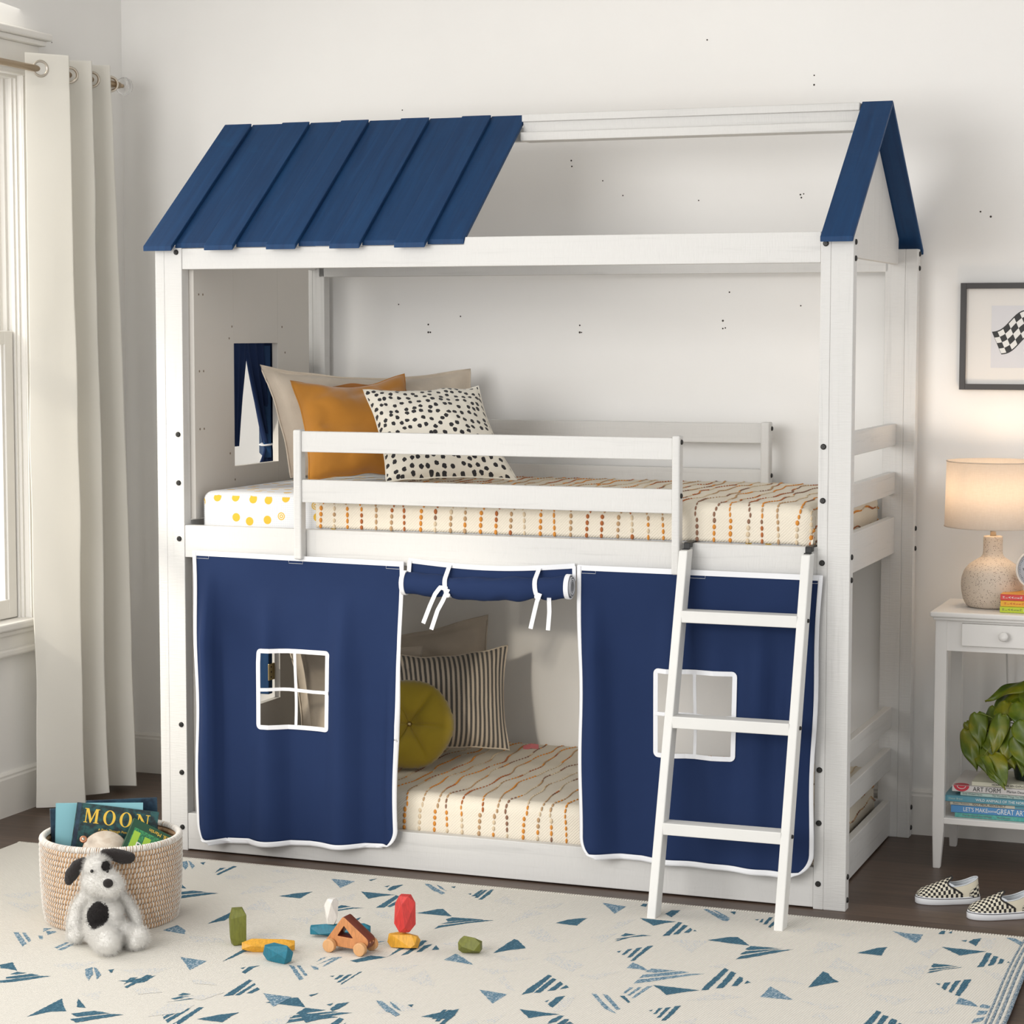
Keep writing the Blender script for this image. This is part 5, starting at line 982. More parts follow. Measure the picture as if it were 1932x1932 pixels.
# MOON book
xm = dirv(0.987, 0.0, -0.160).normalized(); ym = dirv(0.155, -0.14, 0.975).normalized()
MW, MH = 0.210, 0.262
c0 = from_tl(bl(-0.084, -0.015, 0.304), xm, ym, MH)
mb, M_ = book('dark picture book titled MOON in gold letters, standing in the basket', c0, xm, ym, MW, MH, 0.016, MOONC)
def glyph_M():
    return [[(0, 0), (.26, 0), (.26, .05), (.17, .05), (.17, .78), (.44, 0), (.50, 0), (.78, .80), (.78, .05), (.68, .05), (.68, 0), (1.04, 0), (1.04, .05), (.95, .05), (.95, .95), (1.04, .95), (1.04, 1), (.76, 1), (.52, .30), (.28, 1), (0, 1), (0, .95), (.10, .95), (.10, .05), (0, .05)]]
def ell(rx, ry, cx, cy, n=28): return [(cx + rx * math.cos(2 * PI * i / n), cy + ry * math.sin(2 * PI * i / n)) for i in range(n)]
def glyph_O(): return [ell(.43, .53, .43, .5), ell(.24, .48, .43, .5)]
def glyph_N(): return [[(0, 0), (.30, 0), (.30, .05), (.19, .05), (.19, .80), (.78, -.02), (.84, -.02), (.84, .95), (.95, .95), (.95, 1), (.65, 1), (.65, .95), (.77, .95), (.77, .25), (.24, 1), (0, 1), (0, .95), (.12, .95), (.12, .05), (0, .05)]]
gx = 0.022
for g, wg, st in ((glyph_M, 1.04, 0.0365), (glyph_O, .86, 0.0365), (glyph_O, .86, 0.0365), (glyph_N, .95, 0.0365)):
    me = curve_mesh([[(x * st, y * st) for x, y in o_] for o_ in g()], 0.0008)
    link_mesh('letter', me, GOLD, M_ @ Matrix.Translation((gx, MH - 0.0365 - 0.011, 0.0006)), mb); gx += st * wg + 0.0105
link_mesh('subtitle', text_mesh('A Peek-Through Picture Book', 0.0085), GOLD, M_ @ Matrix.Translation((0.062, MH - 0.062, 0.0006)), mb)
mb_l = MB(); mb_l.box(0.002, 0.012, 0, MH, 0.0001, 0.0006, 0); mb_l.build('spine_strip', NAVYC, mb, local=True)
x1 = dirv(0.999, 0.02, -0.028).normalized(); y1 = dirv(-0.17, -0.10, 0.98).normalized()
book('pale blue hardback standing behind the MOON book in the basket', from_tl(bl(-0.139, -0.040, 0.298), x1, y1, 0.265), x1, y1, 0.222, 0.265, 0.014, LBLUE)
x2 = dirv(0.999, 0.0, 0.01).normalized(); y2 = dirv(-0.12, -0.05, 0.99).normalized()
nb_, Mn = book('dark navy hardback, leftmost of the books in the basket', from_tl(bl(-0.154, -0.062, 0.279), dirv(0.99, -0.12, 0.02).normalized(), y2, 0.25), dirv(0.99, -0.12, 0.02).normalized(), y2, 0.19, 0.25, 0.014, NAVYC)
link_mesh('spine_text', text_mesh('NIGHT SKY', 0.010), WHITEP, Mn @ Matrix.Translation((0.012, 0.20, 0.0007)) @ Matrix.Rotation(-PI / 2, 4, 'Z'), nb_) if False else None
book('navy book at the very back of the basket, only its corner showing', bl(-0.09, -0.105, 0.287) - y2 * 0.25, dirv(1, 0, 0.012).normalized(), dirv(-0.03, -0.02, 1).normalized(), 0.183, 0.25, 0.012, NAVYC)
# green book tilted to the right: top edge visible with upside down writing
xg = dirv(0.86, -0.12, -0.50).normalized(); yg = dirv(0.44, -0.52, 0.74).normalized()
GH = 0.19
gb, Mg = book('green paperback lying askew with lime letters, at the right of the basket', from_tl(bl(0.060, 0.055, 0.274), xg, yg, GH), xg, yg, 0.128, GH, 0.012, GREENC)
b = MB(); b.box(0.010, 0.122, GH - 0.082, GH - 0.022, 0.0001, 0.0005, 0); b.build('cover_art', TEALG, gb, local=True)
b = MB(); b.box(0.012, 0.030, GH - 0.080, GH - 0.030, 0.0004, 0.0008, 0).box(0.044, 0.062, GH - 0.080, GH - 0.034, 0.0004, 0.0008, 0).box(0.076, 0.094, GH - 0.080, GH - 0.034, 0.0004, 0.0008, 0); b.build('cover_art', LIME, gb, local=True)
link_mesh('title', text_mesh('P', 0.034), WHITEP, Mg @ Matrix.Translation((0.026, GH - 0.068, 0.0012)), gb)
link_mesh('author', text_mesh('R.B. Martin', 0.0135), GOLD, Mg @ Matrix.Translation((0.108, GH - 0.012, 0.0008)) @ Matrix.Rotation(PI, 4, 'Z'), gb)
# round wooden drum head
dd = thing('toy_drum', 'round cream wooden disc toy with a copper button at the front of the basket', 'toy', bl(-0.016, 0.095, 0.12))
nrm = dirv(0.02, 0.80, 0.60).normalized(); Mq = nrm.to_track_quat('Z', 'Y').to_matrix()
DRUM = m_cover('drum_skin', (0.60, 0.50, 0.40, 1), (0.68, 0.60, 0.50, 1), 60); DWOOD = m_plain('drum_wood', (0.48, 0.31, 0.2, 1), 0.5); COPPER = m_plain('copper', (0.55, 0.25, 0.14, 1), 0.35, Metallic=0.7)
dc = bl(-0.016, 0.082, 0.196)
MB().lathe([(0.052, -0.022), (0.0565, -0.021), (0.0575, 0.0), (0.0560, 0.0015), (0.053, 0.0022)], dc, 64, mat=Mq).build('rim', DWOOD, dd)
MB().lathe([(0.0, 0.0), (0.0555, 0.0), (0.0555, 0.0026), (0.0, 0.0030)], dc, 64, mat=Mq).build('skin', DRUM, dd)
b = MB(); cc = bl(-0.069, 0.092, 0.231); b.lathe([(0.0, 0), (0.0095, 0), (0.0095, 0.003), (0.006, 0.004), (0.0, 0.002)], cc, 24, mat=Mq); b.lathe([(0.0, 0.003), (0.004, 0.003), (0.004, 0.005), (0.0, 0.005)], cc, 16, mi=1, mat=Mq); b.build('button', [COPPER, NICKEL], dd)

# ================================================================== PLUSH DOG
def m_plush(name, cols, masks):
    t = NT(name); v = t.coord(); c = cols[0]; n = t.noise(v, 320, 4, 0.7); n2 = t.noise(v, 70, 3, 0.6)
    cur = t.mix(n2, c, tuple(x * 0.95 for x in c[:3]) + (1,))
    for (cx, cy, cz), (rx, ry, rz) in masks:
        s_ = t.add('ShaderNodeVectorMath', operation='SUBTRACT'); t.link(v, s_.inputs[0]); s_.inputs[1].default_value = (cx, cy, cz)
        d_ = t.add('ShaderNodeVectorMath', operation='DIVIDE'); t.link(s_.outputs[0], d_.inputs[0]); d_.inputs[1].default_value = (rx, ry, rz)
        l_ = t.add('ShaderNodeVectorMath', operation='LENGTH'); t.link(d_.outputs[0], l_.inputs[0])
        e = t.math('ADD', l_.outputs['Value'], t.math('MULTIPLY', t.math('SUBTRACT', n2, 0.5), 0.35)); e = t.math('ADD', e, t.math('MULTIPLY', t.math('SUBTRACT', n, 0.5), 0.5))
        cur = t.mix(t.ramp(e, [(0.97, W1), (1.0, K)]), cur, (0.012, 0.008, 0.008, 1))
    t.base(cur); t.set(Roughness=1.0); t.b.inputs['Sheen Weight'].default_value = 0.12; t.b.inputs['Sheen Roughness'].default_value = 0.5
    t.normal(t.bump(n, 1.0, 0.004, t.bump(n2, 0.5, 0.006))); return t.m
dog = thing('plush_dog', 'white plush puppy with black ears and a black belly patch, leaning on the basket', 'stuffed toy', bl(-0.02, 0.26, Z0))
def dl_(r, f, z): return bl(r, f, z + Z0)
CREAM = (1.0, 0.975, 0.925, 1)
def blob(name, mat, ells, parent, voxel=0.0035, sm=10, disp=0.0028, tubes=(), hair=0, shrink=1.0):
    b = MB()
    for c, r in ells: b.ellipsoid(c, (r, r, r) if isinstance(r, float) else tuple(q * shrink for q in r), 24, 16, rot=Matrix(((BR_.x, -BF.x, 0), (BR_.y, -BF.y, 0), (0, 0, 1))))
    for pts, rs in tubes:
        for i in range(len(pts) - 1):
            for k in range(8):
                t = k / 8; b.ellipsoid(Vector(pts[i]).lerp(Vector(pts[i + 1]), t), (rs[i] + (rs[i + 1] - rs[i]) * t,) * 3, 14, 10)
        b.ellipsoid(pts[-1], (rs[-1],) * 3, 14, 10)
    o = b.build(name, mat, parent)
    m = o.modifiers.new('remesh', 'REMESH'); m.mode = 'VOXEL'; m.voxel_size = voxel; m.use_smooth_shade = True
    m = o.modifiers.new('smooth', 'SMOOTH'); m.factor = 0.6; m.iterations = sm
    if disp:
        tx = bpy.data.textures.new(name + '_fur', 'CLOUDS'); tx.noise_scale = 0.0055; tx.noise_depth = 2
        m = o.modifiers.new('fur', 'DISPLACE'); m.texture = tx; m.strength = disp; m.mid_level = 0.5; m.texture_coords = 'LOCAL'
        tx = bpy.data.textures.new(name + '_fur2', 'CLOUDS'); tx.noise_scale = 0.028; tx.noise_depth = 1
        m = o.modifiers.new('fur2', 'DISPLACE'); m.texture = tx; m.strength = disp * 1.6; m.mid_level = 0.5; m.texture_coords = 'LOCAL'
    if hair:
        m = o.modifiers.new('fur_strands', 'PARTICLE_SYSTEM'); ps = m.particle_system; st = ps.settings
        st.type = 'HAIR'; st.count = hair; st.hair_length = 0.0020; st.hair_step = 3; st.emit_from = 'FACE'; st.use_modifier_stack = True
        st.brownian_factor = 0.0009; st.root_radius = 0.26; st.tip_radius = 0.06; st.radius_scale = 0.001; st.material = 1; st.render_step = 3; st.display_step = 2; st.use_advanced_hair = True; st.factor_random = 0.0012; st.normal_factor = 0.002
    return o
lc = lambda r, f, z: tuple((dl_(r, f, z) - Vector(dog.location)))
PLUSH = m_plush('plush_white', [CREAM], [(lc(-0.043, 0.305, 0.086), (0.033, 0.045, 0.036)), (lc(-0.010, 0.274, 0.203), (0.0135, 0.034, 0.0175))])
PLUSHB = m_plush('plush_black', [(0.016, 0.011, 0.010, 1)], [])
blob('body', PLUSH, [(dl_(-0.036, 0.245, 0.185), (0.036, 0.036, 0.038)), (dl_(-0.029, 0.262, 0.156), (0.046, 0.042, 0.038)), (dl_(-0.008, 0.282, 0.152), (0.038, 0.034, 0.033)),
    (dl_(-0.024, 0.238, 0.110), (0.038, 0.032, 0.036)), (dl_(-0.022, 0.255, 0.070), (0.050, 0.046, 0.052)), (dl_(-0.020, 0.262, 0.040), (0.056, 0.052, 0.040)),
    (dl_(-0.012, 0.368, 0.034), (0.033, 0.028, 0.033)), (dl_(0.062, 0.322, 0.028), (0.0265, 0.026, 0.028)), (dl_(0.052, 0.335, 0.022), (0.018, 0.02, 0.020))], dog, hair=42000, shrink=0.93,
    tubes=[([dl_(-0.056, 0.225, 0.126), dl_(-0.084, 0.225, 0.085), (dl_(-0.091, 0.235, 0.048)), dl_(-0.088, 0.250, 0.022)], [0.0145, 0.0160, 0.0185, 0.0200]),
           ([dl_(0.010, 0.222, 0.124), dl_(0.034, 0.222, 0.095), dl_(0.050, 0.228, 0.066), dl_(0.058, 0.236, 0.044)], [0.012, 0.0135, 0.0145, 0.0145]),
           ([dl_(-0.028, 0.295, 0.034), dl_(-0.018, 0.335, 0.030)], [0.030, 0.027]), ([dl_(0.024, 0.275, 0.032), dl_(0.050, 0.315, 0.026)], [0.025, 0.021])])
blob('ear', PLUSHB, [], dog, 0.0025, 5, 0.0014, tubes=[([dl_(-0.068, 0.238, 0.205), dl_(-0.083, 0.238, 0.192), dl_(-0.098, 0.238, 0.170), dl_(-0.104, 0.240, 0.157)], [0.010, 0.0165, 0.0165, 0.011])])
blob('ear', PLUSHB, [], dog, 0.0025, 5, 0.0014, tubes=[([dl_(-0.016, 0.222, 0.216), dl_(0.004, 0.218, 0.213), dl_(0.028, 0.216, 0.206), dl_(0.045, 0.216, 0.203)], [0.013, 0.0165, 0.0175, 0.014])])
blob('nose', PLUSHB, [(dl_(-0.009, 0.318, 0.166), (0.0125, 0.008, 0.0115))], dog, 0.0015, 3, 0.0005)
BEAD = m_plain('black_bead', (0.01, 0.008, 0.008, 1), 0.1)
MB().ellipsoid(dl_(-0.0475, 0.2865, 0.1900), (0.0042, 0.0042, 0.0042)).build('eye', BEAD, dog)
MB().ellipsoid(dl_(-0.010, 0.296, 0.190), (0.0035, 0.0035, 0.0035)).build('eye', BEAD, dog)

# ================================================================== TOY BLOCKS AND CAR
def m_stain(name, col, var=0.25):
    t = NT(name); v = t.coord('Object', (1, 1, 0.18)); n = t.noise(v, 190, 4, 0.6, 0.8)
    t.base(t.ramp(n, [(0.35, tuple(c * (1 - var) for c in col[:3]) + (1,)), (0.6, col)])); t.set(Roughness=0.5); t.normal(t.bump(n, 0.06, 0.0004)); return t.m
GEMC = dict(olive=m_stain('olive_stain', (0.155, 0.165, 0.022, 1)), amber=m_stain('amber_stain', (0.72, 0.36, 0.028, 1)), teal=m_stain('teal_stain', (0.008, 0.17, 0.25, 1)), white=m_stain('white_stain', (0.78, 0.75, 0.70, 1), 0.1), red=m_stain('red_stain', (0.62, 0.045, 0.04, 1)))
def gem(label, mat, w_, d_, h_, seed, loc, rz=0, lying=False, n=4, pitch=0.0, tilt=0.0):
    rg = random.Random(seed); pts = []
    for lv, (zf, rf) in enumerate(((0, 0.66), (0.20, 1.0), (0.80, 1.0), (1, 0.66))):
        off = rg.uniform(0, 2) + lv * PI / n
        for i in range(n):
            a = off + 2 * PI * i / n; k = rf * rg.uniform(0.95, 1.08)
            zz = zf + (rg.uniform(-0.10, 0.10) if 0 < lv < 3 else 0)
            pts.append((k * math.cos(a) * w_ / 2, k * math.sin(a) * d_ / 2, zz * h_))
    b = MB(); vs = [b.bm.verts.new(p) for p in pts]
    bmesh.ops.convex_hull(b.bm, input=vs)
    bmesh.ops.delete(b.bm, geom=[v for v in b.bm.verts if not v.link_faces], context='VERTS')
    bmesh.ops.dissolve_limit(b.bm, angle_limit=math.radians(7), verts=b.bm.verts, edges=b.bm.edges)
    R_ = Matrix.Identity(4)
    if lying:
        R_ = Matrix.Rotation(PI / 2, 4, 'Y') ; bmesh.ops.transform(b.bm, matrix=Matrix.Rotation(pitch, 4, 'Z'), verts=b.bm.verts)
    bmesh.ops.transform(b.bm, matrix=Matrix.Rotation(tilt, 4, 'Y') @ R_, verts=b.bm.verts)
    # settle onto its lowest facet: flatten what sits below a small plane
    zs = sorted(v.co.z for v in b.bm.verts); zmin = zs[0]
    cx = sum(v.co.x for v in b.bm.verts) / len(b.bm.verts); cy = sum(v.co.y for v in b.bm.verts) / len(b.bm.verts)
    cut = zmin + (0.0022 if (lying or tilt) else 0)
    if cut > zmin:
        bmesh.ops.bisect_plane(b.bm, geom=list(b.bm.verts) + list(b.bm.edges) + list(b.bm.faces), plane_co=(0, 0, cut), plane_no=(0, 0, -1), clear_outer=True)
        bmesh.ops.holes_fill(b.bm, edges=[e for e in b.bm.edges if len(e.link_faces) < 2])
    bmesh.ops.translate(b.bm, vec=(-cx, -cy, -cut), verts=b.bm.verts)
    bmesh.ops.bevel(b.bm, geom=list(b.bm.edges), offset=0.0005, segments=1, affect='EDGES', clamp_overlap=True)
    o = b.build('toy_block', GEMC[mat], local=True); o.location = loc; o.rotation_euler = (0, 0, rz)
    tag(o, label, 'toy block', 'faceted wooden gem blocks on the rug'); return o
RZt = RT + 0.0004
gem('tall olive green faceted block standing upright on the rug', 'olive', 0.052, 0.050, 0.090, 5, (0.697, -0.855, RZt), 0.3)
gem('long amber faceted block lying behind the short teal one', 'amber', 0.034, 0.036, 0.128, 8, (0.795, -0.885, RZt), 0.42, True)
gem('short thick teal faceted block lying in front of the amber one', 'teal', 0.046, 0.044, 0.078, 3, (0.858, -0.955, RZt), -0.35, True)
tb = gem('long teal faceted bar lying behind the wooden toy car', 'teal', 0.036, 0.038, 0.150, 11, (0.905, -0.700, RZt), 0.33, True)
gem('white faceted block standing on the long teal bar', 'white', 0.036, 0.034, 0.064, 6, (0.885, -0.712, RZt + 0.0335), 0.9)
gem('short yellow faceted block lying under the red one', 'amber', 0.044, 0.046, 0.078, 15, (1.092, -0.735, RZt), -0.1, True)
gem('tall red faceted block balanced upright on the yellow one', 'red', 0.052, 0.050, 0.090, 9, (1.094, -0.735, RZt + 0.0405), 0.2)
gem('small olive green faceted block alone at the right of the toys', 'olive', 0.044, 0.040, 0.056, 12, (1.262, -0.725, RZt), 0.1, True)

MAPLE = m_stain('light_wood', (0.66, 0.36, 0.16, 1), 0.12); CHERRY = m_stain('cherry_wood', (0.60, 0.25, 0.09, 1), 0.25); MAHOG = m_plain('mahogany_paint', (0.16, 0.030, 0.014, 1), 0.4, var=0.2)
car = thing('toy_car', 'wooden triangular toy car with round peg wheels among the gem blocks', 'toy car', (0.938, -0.832, RZt), -0.08)
def rounded(pts, r, n=5):
    out = []
    for i, p in enumerate(pts):
        a, c = Vector(pts[i - 1]), Vector(pts[(i + 1) % len(pts)]); p = Vector(p); rr_ = r[i] if isinstance(r, (list, tuple)) else r
        u = (a - p).normalized(); v = (c - p).normalized(); ang = u.angle(v); d = min(rr_ / math.tan(ang / 2), (a - p).length * 0.45, (c - p).length * 0.45)
        p0, p1 = p + u * d, p + v * d
        for k in range(n + 1): t = k / n; q = p0.lerp(p, t).lerp(p.lerp(p1, t), t); out.append((q.x, q.y))
    return out
outer = rounded([(-0.016, 0.014), (0.092, 0.010), (0.104, 0.034), (0.032, 0.0865), (-0.014, 0.026)], [0.006, 0.018, 0.016, 0.005, 0.008])
hole = rounded([(0.0135, 0.037), (0.062, 0.035), (0.034, 0.066)], 0.003)
me = curve_mesh([outer, hole], 0.033, 0.0012)
me.transform(Matrix.Rotation(PI / 2, 4, 'X'))
me.materials.clear(); me.materials.append(CHERRY); me.materials.append(MAHOG)
for p in me.polygons: p.material_index = 1 if abs(p.normal.y) < 0.5 else 0
o = bpy.data.objects.new('body', me); COL.objects.link(o); o.parent = car; o.location = (0, 0.0245, 0.001)
for x in (0.0, 0.085):
    for y, s_ in ((-0.004, -1), (0.053, 1)):
        b = MB(); b.lathe([(0.0003, -0.007), (0.0142, -0.007), (0.0148, -0.0069), (0.0158, -0.0062), (0.0162, -0.0052), (0.0162, -0.0046), (0.0162, 0.0046), (0.0162, 0.0052), (0.0158, 0.0062), (0.0148, 0.0069), (0.0142, 0.007), (0.0003, 0.007)], (x, y, 0.0162), 36, mat=Euler((PI / 2, 0, 0)).to_matrix())
        b.build('wheel', MAPLE, car, local=True)
    MB().cyl((x, 0.0, 0.0162), (x, 0.050, 0.0162), 0.003, seg=12).build('axle', MAPLE, car, local=True)
for y in (0.016, 0.032):
    MB().ellipsoid((0.1015, y, 0.030), (0.002, 0.0028, 0.0028)).build('headlight', COPPER, car, local=True)

# ================================================================== SLIP-ON SHOES
def m_checker(name, sc_):
    t = NT(name); v = t.coord('UV'); ch = t.add('ShaderNodeTexChecker'); ch.inputs['Scale'].default_value = sc_
    ch.inputs['Color1'].default_value = (0.016, 0.014, 0.014, 1); ch.inputs['Color2'].default_value = (0.72, 0.67, 0.54, 1); t.link(v, ch.inputs['Vector']); t.base(ch.outputs['Color']); t.set(Roughness=0.8)
    t.normal(t.bump(t.noise(t.coord(), 900, 2), 0.3, 0.0005)); return t.m
CHECK = m_checker('black_cream_check_canvas', 150); CANVAS = m_fabric('cream_canvas', (0.70, 0.64, 0.50, 1), weave=1200, strength=0.4, wr=0.15); RUBBER = m_plain('white_rubber', (0.74, 0.75, 0.77, 1), 0.4); LINING = m_fabric('grey_lining_cloth', (0.62, 0.65, 0.68, 1)); BLKC = m_plain('black_canvas', (0.02, 0.018, 0.017, 1), 0.7)
SL = 0.172
def shoe_w(x):     # half width along the length (toe at 0)
    t = x / SL; return 0.0295 * (math.sin(PI * min(1, (t + 0.005) ** 0.46 * 0.97)) ** 0.55) * (1.0 - 0.20 * max(0, t - 0.35)) * (1 - 0.07 * math.exp(-((t - 0.62) / 0.16) ** 2)) if 0 < t < 1 else 0.001
def sole_outline(off=0.0, n=56):
    pts = []
    for i in range(n):
        a = 2 * PI * i / n; x = SL / 2 - SL / 2 * math.cos(a); x = min(max(x, 0.0006), SL - 0.0006)
        s_ = 1 if a < PI else -1; t = x / SL
        wv = 0.0325 * (1 - abs(2 * t - 1) ** 3.0) ** 0.5 * (1 - 0.13 * max(0, t - 0.3) / 0.7) * (1 - 0.06 * math.exp(-((t - 0.6) / 0.15) ** 2))
        nx = -math.cos(a); pts.append(Vector((x + nx * off, s_ * (wv + off * abs(math.sin(a)) ** 0.5), 0)))
    return pts
def make_shoe(label, loc, rz):
    sh = thing('slip_on_shoe', label, 'shoe', loc, rz, 'checkerboard slip-on shoes')
    zs = lambda x: 0.0195 + 0.002 * abs(2 * x / SL - 1) ** 2
    ol = sole_outline(); n = len(ol); b = MB(); rows = []
    for off, zf in ((-0.001, 0.0), (0.0015, 0.002), (0.0018, 0.8), (0.0, 1.0), (-0.004, 1.0)):
        rows.append([b.bm.verts.new((p.x, p.y, zf * zs(p.x) if zf != 0.002 else 0.002)) for p in sole_outline(off)])
    for r1, r2 in zip(rows, rows[1:]):
        for i in range(n): f = b.bm.faces.new((r1[i], r1[(i + 1) % n], r2[(i + 1) % n], r2[i])); f.smooth = True
    b.bm.faces.new(rows[0][::-1]); b.bm.faces.new(rows[-1]); b.build('sole', RUBBER, sh, local=True)
    b = MB(); b.tube([(p.x, p.y, zs(p.x) - 0.0025) for p in sole_outline(0.0018)], 0.0009, seg=6, closed=True); b.build('foxing_stripe', BLKC, sh, local=True)
    # vamp
    def wv(x):
        t = x / SL; return max(0.001, 0.0305 * (1 - abs(2 * t - 1) ** 3.0) ** 0.5 * (1 - 0.13 * max(0, t - 0.3) / 0.7))
    def xe(v): a = abs(2 * v - 1); return 0.097 - 0.019 * math.sin(PI * min(1, a * 1.2)) * (1 - math.exp(-(a / 0.22) ** 2)) + 0.029 * a ** 3
    def hv(x): return (0.016 + 0.035 * min(1.0, x / 0.096) ** 1.05) * math.sqrt(max(0.02, 1 - (1 - min(1, x / 0.020)) ** 2))
    def vamp(u, v):
        x = 0.0022 + (xe(v) - 0.0022) * u; th = PI * (1 - v); w_ = wv(x); h = hv(min(x, 0.097)); c = math.cos(th); s_ = math.sin(th)
        return Vector((x, w_ * math.copysign(abs(c) ** 0.85, c), zs(x) - 0.002 + h * abs(s_) ** 0.95))
    b = MB(); b.grid(vamp, 30, 40, uvfn=lambda u, v: ((0.0022 + (xe(v) - 0.0022) * u) + (v - 0.5) * 0.0, (v - 0.5) * 0.078)); o = b.build('vamp', CHECK, sh, local=True)
    so = o.modifiers.new('s', 'SOLIDIFY'); so.thickness = 0.0014; so.offset = -1
    b = MB(); b.tube([vamp(1.0, v / 40) + Vector((0.0003, 0, 0.0006)) for v in range(2, 39)], 0.0023, seg=8); b.build('binding', BLKC, sh, local=True)
    # quarter: from one side round the heel to the other
    def ring(u):     # u 0..1 from left side to right side round the heel
        xs = 0.088; t = u
        if t < 0.4: x = xs + (SL - 0.030 - xs) * t / 0.4; return x, -1, None
        if t > 0.6: x = xs + (SL - 0.030 - xs) * (1 - t) / 0.4; return x, 1, None
        a = (t - 0.4) / 0.2 * PI; return SL - 0.030, 0, a
    def hq(x): t = (x - 0.088) / (SL - 0.088); return 0.031 - 0.002 * math.sin(PI * min(1, t * 1.1)) + 0.018 * max(0, t) ** 1.6
    def quarter(u, v, inn=0.0):
        x, sd_, a = ring(u)
        if a is None: y = sd_ * wv(x)
        else:
            w_ = wv(SL - 0.030); rx_ = 0.0285; x = SL - 0.030 + rx_ * math.sin(a); y = -w_ * math.cos(a)
        k = 1 - 0.16 * v ** 1.5; cx = SL - 0.045; h = hq(x)
        yy_ = y * k * (1 - inn / 0.03); xx = x if x < cx else cx + (x - cx) * (1 - 0.10 * v - inn / 0.05)
        return Vector((xx, yy_, zs(x) - 0.002 + h * v + 0.0012 * math.sin(x * 220) * math.sin(PI * v)))
    b = MB(); b.grid(lambda u, v: quarter(u, v), 70, 12); o = b.build('quarter', CANVAS, sh, local=True)
    b = MB(); b.grid(lambda u, v: quarter(u, 1 - 0.9 * v, 0.0030 * min(1, v * 6)), 70, 10); b.build('lining', LINING, sh, local=True)
    b = MB(); b.tube([quarter(i / 70, 1, 0.0012) for i in range(71)], 0.0018, seg=8); b.build('collar', LINING, sh, local=True)
    b = MB(); b.grid(lambda u, v: quarter(0.37 + 0.26 * u, v * (0.30 + 0.42 * math.sin(PI * u)), -0.0010), 26, 8, uvfn=lambda u, v: (u * 0.07, v * 0.028)); b.build('heel_patch', CHECK, sh, local=True)
    for s_ in (0, 1):
        b = MB(); b.grid(lambda u, v: vamp(0.985, (0.10 + 0.26 * u) if s_ == 0 else 1 - (0.10 + 0.26 * u)).lerp(quarter(0.02 + 0.10 * u if s_ == 0 else 0.98 - 0.10 * u, 0.35 + 0.62 * u), v) + Vector((0, 0, -0.0006)), 8, 4)
        b.build('elastic_gore', LINING, sh, local=True)
    b = MB(); b.grid(lambda u, v: Vector((0.02 + (SL - 0.03) * u, (v - 0.5) * 1.8 * wv(0.02 + (SL - 0.03) * u) * 0.9, 0.0215)), 12, 6); b.build('insole', LINING, sh, local=True)
    return sh
make_shoe('black and cream checkered slip-on shoe, left one of the pair on the floor', (2.186, 0.158, 0.0002), math.atan2(0.071, 0.157))
make_shoe('black and cream checkered slip-on shoe, right one cut off by the frame', (2.340, 0.048, 0.0002), math.atan2(0.080, 0.15))

# ================================================================== PICTURE
pic = thing('picture_frame', 'black framed print of a black and white checkered racing flag on the wall', 'picture', (2.35, YB - 0.0005, 1.345))
px0, px1, pz0, pz1 = 2.1485, 2.560, 1.3445, 1.6575; fw = 0.0168
b = MB(); b.box(px0, px0 + fw, YB - 0.022, YB - 0.001, pz0, pz1, 0.0008).box(px1 - fw, px1, YB - 0.022, YB - 0.001, pz0, pz1, 0.0008).box(px0 + fw, px1 - fw, YB - 0.022, YB - 0.001, pz0, pz0 + fw, 0.0008).box(px0 + fw, px1 - fw, YB - 0.022, YB - 0.001, pz1 - fw, pz1, 0.0008)
b.build('frame', m_plain('black_frame', (0.045, 0.042, 0.042, 1), 0.45), pic)
MATB = m_plain('mat_board', (0.80, 0.78, 0.75, 1), 0.8)
b = MB(); b.box(px0 + fw, px1 - fw, YB - 0.010, YB - 0.004, pz0 + fw, pz1 - fw, 0).build('mat_board', MATB, pic)
ax0, ax1, az0, az1 = 2.238, 2.47, 1.409, 1.591
MB().box(ax0, ax1, YB - 0.0108, YB - 0.0098, az0, az1, 0).build('print', m_plain('print_paper', (0.70, 0.70, 0.73, 1), 0.7), pic)
def flag(u, v):      # u along the flag, v across; waving
    A = Vector((2.2405, 1.5145)); U = Vector((0.110, 0.066)); Vv = Vector((0.0275, -0.064))
    p = A + U * u + Vv * v; p.y += -0.009 * math.sin(2 * PI * u * 1.02 + 0.1) - 0.0; return p
b = MB(); FY = YB - 0.0112
def quad(u0, u1, v0, v1, mi, y):
    n = 5
    for i in range(n):
        a0, a1 = u0 + (u1 - u0) * i / n, u0 + (u1 - u0) * (i + 1) / n
        vs = [b.bm.verts.new((p.x, y, p.y)) for p in (flag(a0, v0), flag(a0, v1), flag(a1, v1), flag(a1, v0))]; f = b.bm.faces.new(vs); f.material_index = mi
for i in range(7):
    quad(i / 7, (i + 1) / 7, -0.02, 1.02, 0, FY)
    for j in range(4):
        if (i + j) % 2: quad((i + 0.06) / 7 if i == 0 else i / 7, (i + 1) / 7 - (0.008 if i == 6 else 0), max(0.03, j / 4), min(0.97, (j + 1) / 4), 1, FY - 0.0003)
p = flag(1, 0); b.tube([(p.x + 0.002, FY, p.y + 0.004), (p.x + 0.052, FY, p.y - 0.125)], 0.0022, seg=6)
b.build('flag_print', [BLACKP, WHITEP], pic)

